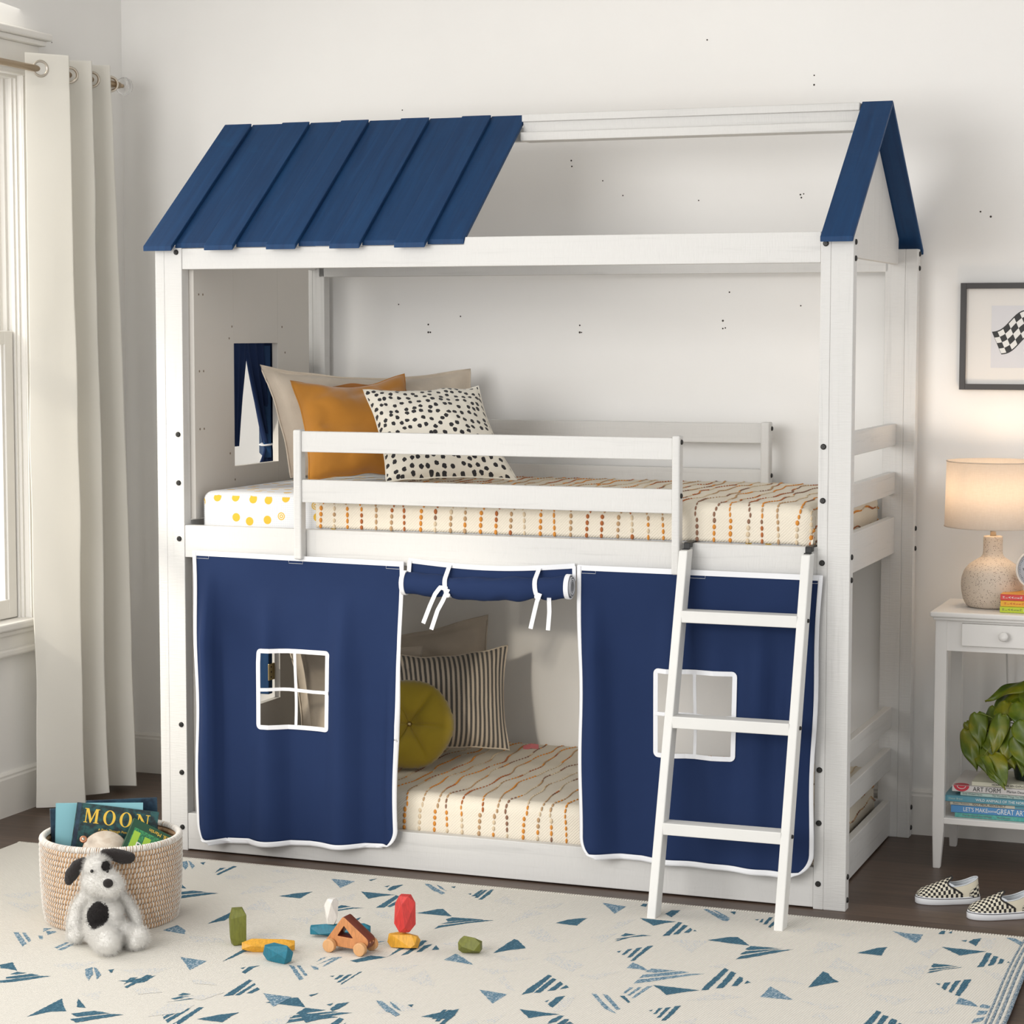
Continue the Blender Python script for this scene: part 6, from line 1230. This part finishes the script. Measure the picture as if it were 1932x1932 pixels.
# ================================================================== NIGHT TABLE
tx0, tx1, ty0, ty1, tz = 2.158, 2.640, 0.560, 0.868, 0.733
nt = thing('night_table', 'white night table with one drawer and a lower shelf beside the bed', 'table', ((tx0 + tx1) / 2, (ty0 + ty1) / 2, 0))
b = MB(); b.box(tx0 - 0.014, tx1 + 0.014, ty0 - 0.018, ty1 + 0.010, tz - 0.016, tz, 0.005, seg=3).box(tx0 - 0.006, tx1 + 0.006, ty0 - 0.010, ty1 + 0.004, tz - 0.024, tz - 0.014, 0.003); b.build('tabletop', LACQ, nt)
def leg(x, y, sx_, sy_):
    w0, w1 = 0.032, 0.020; b = bmesh.new(); vs = []
    for z, w_ in ((0, w1), (0.12, w0), (tz - 0.022, w0)):
        x0_, x1_ = (x, x + w_ * sx_); y0_, y1_ = (y, y + w_ * sy_)
        if z == 0: x0_, x1_ = (x + 0.003 * sx_, x + (0.003 + w_) * sx_); y0_, y1_ = (y + 0.003 * sy_, y + (0.003 + w_) * sy_)
        vs.append([b.verts.new(p) for p in ((x0_, y0_, z), (x1_, y0_, z), (x1_, y1_, z), (x0_, y1_, z))])
    b.faces.new(vs[0]); b.faces.new(vs[-1][::-1])
    for r1, r2 in zip(vs, vs[1:]):
        for i in range(4): b.faces.new((r1[i], r1[(i + 1) % 4], r2[(i + 1) % 4], r2[i]))
    bmesh.ops.recalc_face_normals(b, faces=b.faces); bmesh.ops.bevel(b, geom=list(b.edges), offset=0.0015, segments=2, affect='EDGES')
    q = MB(); q._merge(b); q.build('leg', LACQ, nt)
leg(tx0, ty0, 1, 1); leg(tx1, ty0, -1, 1); leg(tx0, ty1, 1, -1); leg(tx1, ty1, -1, -1)
az = 0.622
b = MB().box(tx0 + 0.030, tx1 - 0.030, ty0 + 0.005, ty0 + 0.022, az, 0.6378, 0).box(tx0 + 0.030, tx0 + 0.0735, ty0 + 0.0048, ty0 + 0.020, 0.6378, 0.702, 0).box(tx1 - 0.0735, tx1 - 0.030, ty0 + 0.0048, ty0 + 0.020, 0.6378, 0.702, 0).box(tx0 + 0.030, tx1 - 0.030, ty0 + 0.005, ty0 + 0.021, 0.702, tz - 0.020, 0)
b.box(tx0 + 0.005, tx0 + 0.020, ty0 + 0.03, ty1 - 0.03, az, tz - 0.022, 0.001).box(tx1 - 0.020, tx1 - 0.005, ty0 + 0.03, ty1 - 0.03, az, tz - 0.022, 0.001).box(tx0 + 0.03, tx1 - 0.03, ty1 - 0.020, ty1 - 0.005, az, tz - 0.022, 0.001)
b.build('apron', LACQ, nt)
dr = MB().box(tx0 + 0.074, tx1 - 0.074, ty0 - 0.007, ty0 + 0.012, 0.6385, 0.7015, 0.002).build('drawer', LACQ, nt)
MB().lathe([(0.0, -0.002), (0.006, -0.002), (0.0055, 0.008), (0.0075, 0.011), (0.0125, 0.015), (0.0135, 0.020), (0.0115, 0.0255), (0.0, 0.0275)], (2.350, ty0 - 0.006, 0.672), 32, mat=Euler((PI / 2, 0, 0)).to_matrix()).build('knob', LACQ, dr)
MB().box(tx0 + 0.010, tx1 - 0.010, ty0 + 0.004, ty1 - 0.010, 0.128, 0.146, 0.002).build('shelf', LACQ, nt)

# table lamp
lx, ly = 2.291, 0.715
lamp = thing('table_lamp', 'speckled ceramic table lamp with a lit oatmeal drum shade on the night table', 'lamp', (lx, ly, tz))
t = NT('speckled_ceramic'); v = t.coord(); vo = t.add('ShaderNodeTexVoronoi'); vo.inputs['Scale'].default_value = 330; vo.inputs['Randomness'].default_value = 1.0
t.link(t.coord('Object', (1, 1, 0.8)), vo.inputs['Vector']); sp = t.add('ShaderNodeSeparateColor'); t.link(vo.outputs['Color'], sp.inputs[0])
rad_ = t.math('MULTIPLY', sp.outputs[0], 0.40); on = t.math('LESS_THAN', vo.outputs['Distance'], rad_); on = t.math('MULTIPLY', on, t.math('GREATER_THAN', sp.outputs[1], 0.30))
t.base(t.mix(on, (0.64, 0.54, 0.44, 1), (0.10, 0.062, 0.045, 1))); t.set(Roughness=0.6); t.normal(t.bump(t.noise(v, 160, 3), 0.15, 0.001)); CERAM = t.m
prof = [(0.0, 0.0), (0.064, 0.0), (0.072, 0.004), (0.081, 0.020), (0.0865, 0.045), (0.0880, 0.066), (0.0860, 0.086), (0.0790, 0.106), (0.066, 0.122), (0.048, 0.134), (0.034, 0.142), (0.0285, 0.150), (0.0272, 0.160), (0.0272, 0.200), (0.0255, 0.203), (0.0, 0.203)]
sm_ = []
for i in range(len(prof) - 1):
    for k in range(3): sm_.append((prof[i][0] + (prof[i + 1][0] - prof[i][0]) * k / 3, prof[i][1] + (prof[i + 1][1] - prof[i][1]) * k / 3))
sm_.append(prof[-1]); sm_[0] = (0.0005, 0.0); sm_[-1] = (0.0005, 0.203)
o = MB().lathe(sm_, (lx, ly, tz), 64).build('lamp_base', CERAM, lamp); smm = o.modifiers.new('sm', 'SMOOTH'); smm.factor = 0.5; smm.iterations = 3
MB().cyl((lx, ly, tz + 0.200), (lx, ly, tz + 0.245), 0.0085, seg=24).build('socket', NICKEL, lamp)
t = NT('oatmeal_shade'); v = t.coord('Object', (1, 1, 0.12)); n = t.noise(v, 420, 3); n2 = t.noise(t.coord('Object', (0.15, 0.15, 1)), 420, 3); cc_ = t.mix(t.math('MULTIPLY', t.math('ADD', n, n2), 0.4), (0.93, 0.87, 0.80, 1), (0.72, 0.64, 0.55, 1))
t.base(cc_); t.set(Roughness=0.9); tl = t.add('ShaderNodeBsdfTranslucent'); t.link(cc_, tl.inputs['Color']); mx = t.add('ShaderNodeMixShader'); mx.inputs[0].default_value = 0.55
t.link(t.b.outputs[0], mx.inputs[1]); t.link(tl.outputs[0], mx.inputs[2]); t.link(mx.outputs[0], t.n['Material Output'].inputs['Surface']); SHADE = t.m
zs0, zs1 = 0.962, 1.150; b = MB()
ra, rb2 = 0.137, 0.1335
b.lathe([(ra, zs0), (rb2, zs1), (rb2 - 0.0015, zs1), (ra - 0.0015, zs0), (ra, zs0)], (lx, ly, 0), 96)
for f in [f for f in b.bm.faces if len(f.verts) > 10]: b.bm.faces.remove(f)
b.build('lamp_shade', SHADE, lamp)
b = MB()
for z_, r_ in ((zs0 + 0.0015, ra), (zs1 - 0.0015, rb2)):
    MB().tube([(lx + (r_) * math.cos(2 * PI * i / 96), ly + r_ * math.sin(2 * PI * i / 96), z_) for i in range(96)], 0.0016, seg=6, closed=True).build('shade_rim', SHADE, lamp)
b = MB()
for k in range(3): a = k * 2 * PI / 3; b.tube([(lx, ly, tz + 0.244), (lx + (rb2 - 0.003) * math.cos(a), ly + (rb2 - 0.003) * math.sin(a), zs1 - 0.02)], 0.0014, seg=6)
b.build('shade_carrier', NICKEL, lamp)
t = NT('bulb_glow'); t.b.inputs['Emission Color'].default_value = (1, 0.72, 0.40, 1); t.b.inputs['Emission Strength'].default_value = 4; t.base((1, 0.9, 0.8, 1)); BULB = t.m
MB().ellipsoid((lx, ly, 1.035), (0.026, 0.026, 0.034)).build('bulb', BULB, lamp)
pl_ = add_light('lamp_light', 'POINT', (lx, ly, 1.06), None, 1.9, (1.0, 0.74, 0.50), shadow_soft_size=0.045); pl_.parent = lamp; pl_.location = (0, 0, 1.085 - tz)
CORD = m_plain('grey_cord', (0.62, 0.60, 0.57, 1), 0.5)
MB().tube([(lx + 0.02, ly + 0.086, tz + 0.006), (lx + 0.02, 0.885, tz + 0.006), (lx + 0.02, 0.892, tz - 0.03), (lx + 0.018, 0.90, 0.62), (lx + 0.022, 0.92, 0.45), (lx + 0.03, 0.95, 0.32), (lx + 0.035, YB - 0.002, 0.30)], 0.0028, seg=8).build('cord', CORD, lamp)

# three paperbacks and the alarm clock on the table
def stack_book(label, x0, x1, y0, y1, z0, z1, cmat, spine=None, group=None, side_l=True):
    cx_, cy_ = (x0 + x1) / 2, (y0 + y1) / 2
    r = thing('book', label, 'book', (cx_, cy_, z0), 0, group); b = MB(); c = 0.0012
    b.box(x0, x1, y0, y1, z0, z0 + c, 0.0003).box(x0, x1, y0, y1, z1 - c, z1, 0.0003).box(x0, x1, y0, y0 + c, z0, z1, 0.0004); b.build('cover', cmat, r)
    MB().box(x0 + 0.002, x1 - 0.002, y0 + c, y1 - 0.002, z0 + c, z1 - c, 0).build('pages', PAGES, r)
    return r
bz = tz + 0.0004; gy = 0.590
for k, (cm, tm, lb, dx) in enumerate(((m_plain('lime_cover', (0.50, 0.60, 0.02, 1), 0.35), m_plain('olive_print', (0.14, 0.15, 0.08, 1), 0.5), 'lime green paperback at the bottom of three on the night table', 0.0),
                                      (m_plain('yellow_orange_cover', (0.78, 0.40, 0.02, 1), 0.35), m_plain('red_print', (0.55, 0.05, 0.02, 1), 0.5), 'yellow-orange paperback in the middle of three on the night table', 0.0015),
                                      (m_plain('red_cover', (0.62, 0.05, 0.04, 1), 0.35), WHITEP, 'paperback with red spine, topmost of three under the alarm clock', 0.001))):
    r = stack_book(lb, 2.331 + dx, 2.512, gy, gy + 0.125, bz, bz + 0.0168, cm, group='paperbacks on the night table')
    if k == 2: MB().box(2.331 + dx, 2.512, gy + 0.003, gy + 0.125, bz + 0.0166, bz + 0.0172, 0).build('front_cover', m_plain('orange_cover', (0.80, 0.34, 0.02, 1), 0.35), r)
    xx = 2.331 + dx + (0.006 if k != 1 else 0.010)
    for i, ch in enumerate('HIAASEN'):
        st = 0.0082; text_part(ch, 0.0088, (xx + i * st * 0.98 + 0.0035, gy - 0.0004, bz + 0.0056), (0, 0, 1), (-1, 0, 0), tm, r, 'letter')
    if k == 0: MB().box(xx + 0.060, xx + 0.085, gy - 0.0005, gy, bz + 0.004, bz + 0.0135, 0).build('spine_label', WHITEP, r)
    bz += 0.0172
clk = thing('alarm_clock', 'round white alarm clock on two ball feet at the right edge', 'clock', (2.425, 0.650, bz))
ccx, ccy, ccz, crr = 2.424, 0.650, bz + 0.066, 0.058
RX90 = Euler((PI / 2, 0, 0)).to_matrix(); CLK = m_plain('clock_shell', (0.72, 0.68, 0.62, 1), 0.35); FACE = m_plain('clock_face', (0.52, 0.54, 0.59, 1), 0.5)
MB().lathe([(0.0005, -0.022), (crr - 0.006, -0.022), (crr, -0.016), (crr, 0.012), (crr - 0.002, 0.0145), (crr - 0.005, 0.0135), (crr - 0.0055, 0.006), (0.0005, 0.006)], (ccx, ccy, ccz), 64, mat=RX90).build('shell', CLK, clk)
MB().lathe([(0.0005, 0.0055), (crr - 0.006, 0.0055), (crr - 0.006, 0.0068), (0.0005, 0.0068)], (ccx, ccy, ccz), 64, mat=RX90).build('face', FACE, clk)
b = MB(); yf = ccy - 0.0072
for i in range(60):
    a = 2 * PI * i / 60; r0_, r1_ = (0.0462, 0.0485); d = Vector((math.sin(a), 0, math.cos(a))); c = Vector((ccx, yf, ccz)); b.tube([c + d * r0_, c + d * r1_], 0.0006 if i % 5 else 0.0010, seg=4)
b.build('minute_marks', BLACKP, clk)
for i in range(1, 13):
    a = 2 * PI * i / 12; text_part(str(i), 0.0105, (ccx + 0.037 * math.sin(a), yf + 0.0002, ccz + 0.037 * math.cos(a)), (1, 0, 0), (0, 0, 1), BLACKP, clk, 'numeral', align='CENTER')
for a, ln, w_ in ((5.25, 0.022, 0.0012), (0.9, 0.033, 0.0009)):
    d = Vector((math.sin(a), 0, math.cos(a))); MB().tube([Vector((ccx, yf - 0.001, ccz)) - d * 0.005, Vector((ccx, yf - 0.001, ccz)) + d * ln], w_, seg=6).build('hand', BLACKP, clk)
for s_ in (-1, 1): MB().ellipsoid((ccx + s_ * 0.028, ccy - 0.006, bz + 0.0078), (0.0078, 0.0078, 0.0078)).build('foot', CLK, clk)

# ================================================================== SHELF BOOKS
sz = 0.1466; sy = 0.585
MINT = m_plain('mint_spine', (0.46, 0.58, 0.52, 1), 0.4); TEALB = m_plain('teal_spine', (0.10, 0.30, 0.38, 1), 0.4); BLUEB = m_plain('blue_spine', (0.08, 0.26, 0.52, 1), 0.4); CREAMB = m_plain('cream_spine', (0.62, 0.56, 0.44, 1), 0.5); AQUA = m_cover('aqua_spine', (0.07, 0.33, 0.30, 1), (0.12, 0.42, 0.36, 1), 90); WHTB = m_plain('white_spine', (0.62, 0.59, 0.57, 1), 0.5); CRM2 = m_plain('ivory_spine', (0.60, 0.58, 0.46, 1), 0.5)
REDP = m_plain('crimson_print', (0.52, 0.03, 0.05, 1), 0.5); DGREY = m_plain('grey_print', (0.15, 0.17, 0.18, 1), 0.5)
SG = 'picture books stacked on the table shelf'
specs = [  # x0, width, depth, thick, material, label, [(text, size, x, mat, sx)]
    (2.217, 0.27, 0.22, 0.0125, AQUA, 'thin aqua picture book at the very bottom of the shelf stack', [('The Bird and the Whale', 0.0085, 0.020, DGREY, 1), ('Matt Kessler', 0.0075, 0.118, DGREY, 1)]),
    (2.206, 0.30, 0.23, 0.0205, BLUEB, 'blue picture book lettered GREAT ART, second from the bottom of the stack', [("LET'S MAKE", 0.0165, 0.034, WHITEP, 0.82), ('some', 0.011, 0.103, WHITEP, 1), ('GREAT ART', 0.0210, 0.127, WHITEP, 0.75)]),
    (2.203, 0.26, 0.22, 0.0095, CREAMB, 'thin cream picture book above the blue one in the shelf stack', [('Beaty / Roberts', 0.0072, 0.008, DGREY, 1), ('IGGY PECK, ARCHITECT', 0.0090, 0.062, BLACKP, 0.95)]),
    (2.187, 0.30, 0.235, 0.0180, TEALB, 'wide teal picture book about animals, sticking out left in the shelf stack', [('Dieter Braun', 0.0075, 0.012, MINT, 1), ('WILD ANIMALS OF THE NORTH', 0.0105, 0.088, WHITEP, 0.98)]),
    (2.231, 0.26, 0.22, 0.0100, MINT, 'thin pale mint picture book under the white one in the shelf stack', [('Emily Winfield Martin', 0.0070, 0.006, DGREY, 0.9), ('The Wonderful Things You Will Be', 0.0075, 0.088, DGREY, 0.9)]),
    (2.208, 0.27, 0.225, 0.0190, WHTB, 'white picture book with a crimson half circle on its spine', [('ART', 0.0180, 0.058, BLACKP, 0.9), ('FORM', 0.0180, 0.093, BLACKP, 0.9), ('Marion Deuchars', 0.0105, 0.152, BLACKP, 0.9)]),
    (2.262, 0.22, 0.19, 0.0115, CRM2, 'ivory book under the plant pot, topmost of the shelf stack', [('HOW TO BE AN EXPLORER', 0.0090, 0.056, BLACKP, 0.95)])]
for i, (x0, wd, dp, th, mt_, lb, txts) in enumerate(specs):
    yo = sy + (0.0, 0.0, 0.004, -0.002, 0.006, 0.002, 0.006)[i]
    r = stack_book(lb, x0, x0 + wd, yo, yo + dp, sz, sz + th, mt_, group=SG)
    for tx, szt, xo, tm, sx_ in txts: text_part(tx, szt, (x0 + xo, yo - 0.0004, sz + th * 0.5), (1, 0, 0), (0, 0, 1), tm, r, 'title', sx_)
    if i == 5:
        b = MB(); pts = [(x0 + 0.026 + 0.022 * math.cos(PI + PI * k / 20), yo - 0.0004, sz + th - 0.0012 + 0.0165 * math.sin(PI + PI * k / 20)) for k in range(21)]
        f = b.bm.faces.new([b.bm.verts.new(p) for p in pts]); b.tube([(x0 + 0.026 + 0.012 * math.cos(PI + PI * k / 12), yo - 0.0008, sz + th - 0.002 + 0.008 * math.sin(PI + PI * k / 12)) for k in range(13)], 0.0009, seg=4, mi=1)
        b.build('spine_art', [REDP, WHITEP], r)
        b = MB(); b.bm.faces.new([b.bm.verts.new((x0 + 0.026 + 0.022 * math.cos(PI * k / 20), yo + 0.014 + 0.030 * math.sin(PI * k / 20) - 0.014, sz + th + 0.0003)) for k in range(21)]); b.build('cover_art', REDP, r)
    if i == 2:
        MB().box(x0 + 0.180, x0 + 0.210, yo - 0.0004, yo, sz + 0.001, sz + th - 0.001, 0).build('spine_art', TEALB, r); MB().box(x0 + 0.213, x0 + 0.228, yo - 0.0005, yo, sz + 0.001, sz + th - 0.001, 0).build('spine_art', GOLD, r)
    sz += th + 0.0004
# ================================================================== PLANT
pot_c = Vector((2.425, 0.685, sz))
plant = thing('potted_pothos', 'trailing lime green pothos in a dark green pot on the shelf books', 'plant', pot_c)
POT = m_plain('dark_green_pot', (0.010, 0.022, 0.016, 1), 0.4); SOIL = m_plain('soil', (0.04, 0.025, 0.015, 1), 1.0)
MB().lathe([(0.0005, 0), (0.052, 0), (0.056, 0.004), (0.070, 0.085), (0.073, 0.088), (0.073, 0.098), (0.067, 0.098), (0.066, 0.084), (0.0005, 0.082)], pot_c, 48).build('pot', POT, plant)
MB().lathe([(0.0005, 0.084), (0.0655, 0.084), (0.0655, 0.088), (0.0005, 0.090)], pot_c, 32).build('soil', SOIL, plant)
t = NT('pothos_leaf'); v = t.coord('UV'); n = t.noise(t.coord(), 18, 3); wvn = t.add('ShaderNodeTexWave'); wvn.inputs['Scale'].default_value = 6; wvn.inputs['Distortion'].default_value = 1.5; t.link(v, wvn.inputs['Vector'])
t.base(t.ramp(n, [(0.30, (0.045, 0.085, 0.004, 1)), (0.50, (0.105, 0.150, 0.005, 1)), (0.72, (0.22, 0.20, 0.006, 1))])); t.set(Roughness=0.38); t.normal(t.bump(wvn.outputs['Fac'], 0.035, 0.001)); 
t.b.inputs['Subsurface Weight'].default_value = 0.0; LEAF = t.m
STEM = m_plain('stem_green', (0.16, 0.20, 0.02, 1), 0.5)
def leaf(base, tip, width, face, curl=0.13, fold=0.22):
    base, tip, face = Vector(base), Vector(tip), Vector(face).normalized(); d = tip - base; Ln = d.length; dn_ = d.normalized(); x = dn_.cross(face).normalized(); n_ = x.cross(dn_)
    def fn(u, v):
        s_ = v; k = 2 * u - 1
        w_ = width / 2 * (math.sin(PI * min(1.0, (s_ * 0.93 + 0.07)) ** 0.62)) ** 0.9 * (1.0 if s_ < 0.97 else 1)
        w_ = width / 2 * (max(0.0, 1 - s_) ** 1.05) * min(1.0, s_ * 1.0 + 0.004) ** 0.40 / 0.445
        back = 0.085 * Ln * (abs(k) ** 1.2 - 0.35 * abs(k) ** 4) * max(0, 1 - s_ * 2.6) ** 1.5 
        return base + dn_ * (Ln * s_ - back) + x * (w_ * k) + n_ * (curl * Ln * math.sin(PI * s_ * 0.9) * 0.6 - fold * w_ * abs(k) ** 1.3 + 0.006 * math.sin(s_ * 9 + k * 3) * abs(k))
    b = MB(); b.grid(fn, 12, 18); o = b.build('leaf', LEAF, plant, recalc=False); m = o.modifiers.new('s', 'SOLIDIFY'); m.thickness = 0.0006
    return base
LV = [  # base, tip, width, facing
 ((2.400, .715, .522), (2.280, .700, .460), .060, (-.3, -.5, .8)), ((2.370, .72, .508), (2.292, .70, .398), .070, (-.6, -.6, .4)), ((2.306, .70, .448), (2.298, .68, .365), .060, (-.4, -.9, .3)),
 ((2.262, .665, .432), (2.278, .650, .332), .060, (-.1, -1, .2)), ((2.232, .67, .382), (2.268, .65, .268), .062, (-.2, -1, .1)), ((2.228, .69, .400), (2.262, .68, .345), .034, (-.2, -1, .4)),
 ((2.338, .625, .438), (2.318, .600, .322), .058, (-.1, -1, .3)), ((2.400, .600, .432), (2.425, .575, .345), .080, (.1, -1, .3)), ((2.372, .625, .400), (2.345, .600, .300), .062, (-.1, -1, .2)),
 ((2.318, .590, .330), (2.362, .560, .248), .066, (.0, -1, .35)), ((2.292, .585, .322), (2.362, .555, .240), .034, (-.7, -.6, .3)), ((2.345, .66, .470), (2.330, .63, .400), .065, (-.2, -.8, .6)),
 ((2.385, .64, .475), (2.400, .60, .400), .075, (0, -.8, .7)), ((2.420, .70, .510), (2.400, .62, .450), .080, (0, -.6, .9)), ((2.365, .70, .480), (2.355, .65, .415), .070, (-.3, -.8, .5)),
 ((2.300, .66, .380), (2.310, .64, .310), .060, (-.1, -1, .2)), ((2.345, .63, .360), (2.380, .60, .290), .060, (.1, -1, .2)), ((2.385, .61, .385), (2.420, .58, .290), .070, (.2, -1, .2)),
 ((2.270, .66, .345), (2.300, .63, .262), .050, (-.2, -1, .1)), ((2.320, .70, .420), (2.300, .69, .330), .070, (-.3, -1, .1)), ((2.370, .66, .345), (2.350, .64, .275), .060, (0, -1, .2)),
 ((2.460, .70, .500), (2.500, .62, .420), .080, (.3, -.8, .6)), ((2.440, .62, .430), (2.470, .58, .330), .080, (.2, -1, .3)), ((2.430, .74, .530), (2.470, .78, .470), .075, (.2, .2, 1)), ((2.480, .68, .420), (2.530, .66, .320), .075, (.5, -.8, .3)), ((2.410, .62, .350), (2.400, .60, .270), .055, (0, -1, .2))]
for bs, tp, wd_, fc in LV:
    leaf(bs, tp, wd_, fc)
    p0 = pot_c + Vector((random.uniform(-0.035, 0.02), random.uniform(-0.03, 0.03), 0.085)); p3 = Vector(bs); mid = p0.lerp(p3, 0.5) + Vector((0, 0, 0.05 if p3.z > 0.4 else 0.10))
    pts = [((1 - k / 10) ** 2) * p0 + 2 * (k / 10) * (1 - k / 10) * mid + (k / 10) ** 2 * p3 for k in range(11)]
    MB().tube(pts, 0.0013, seg=6).build('stem', STEM, plant)
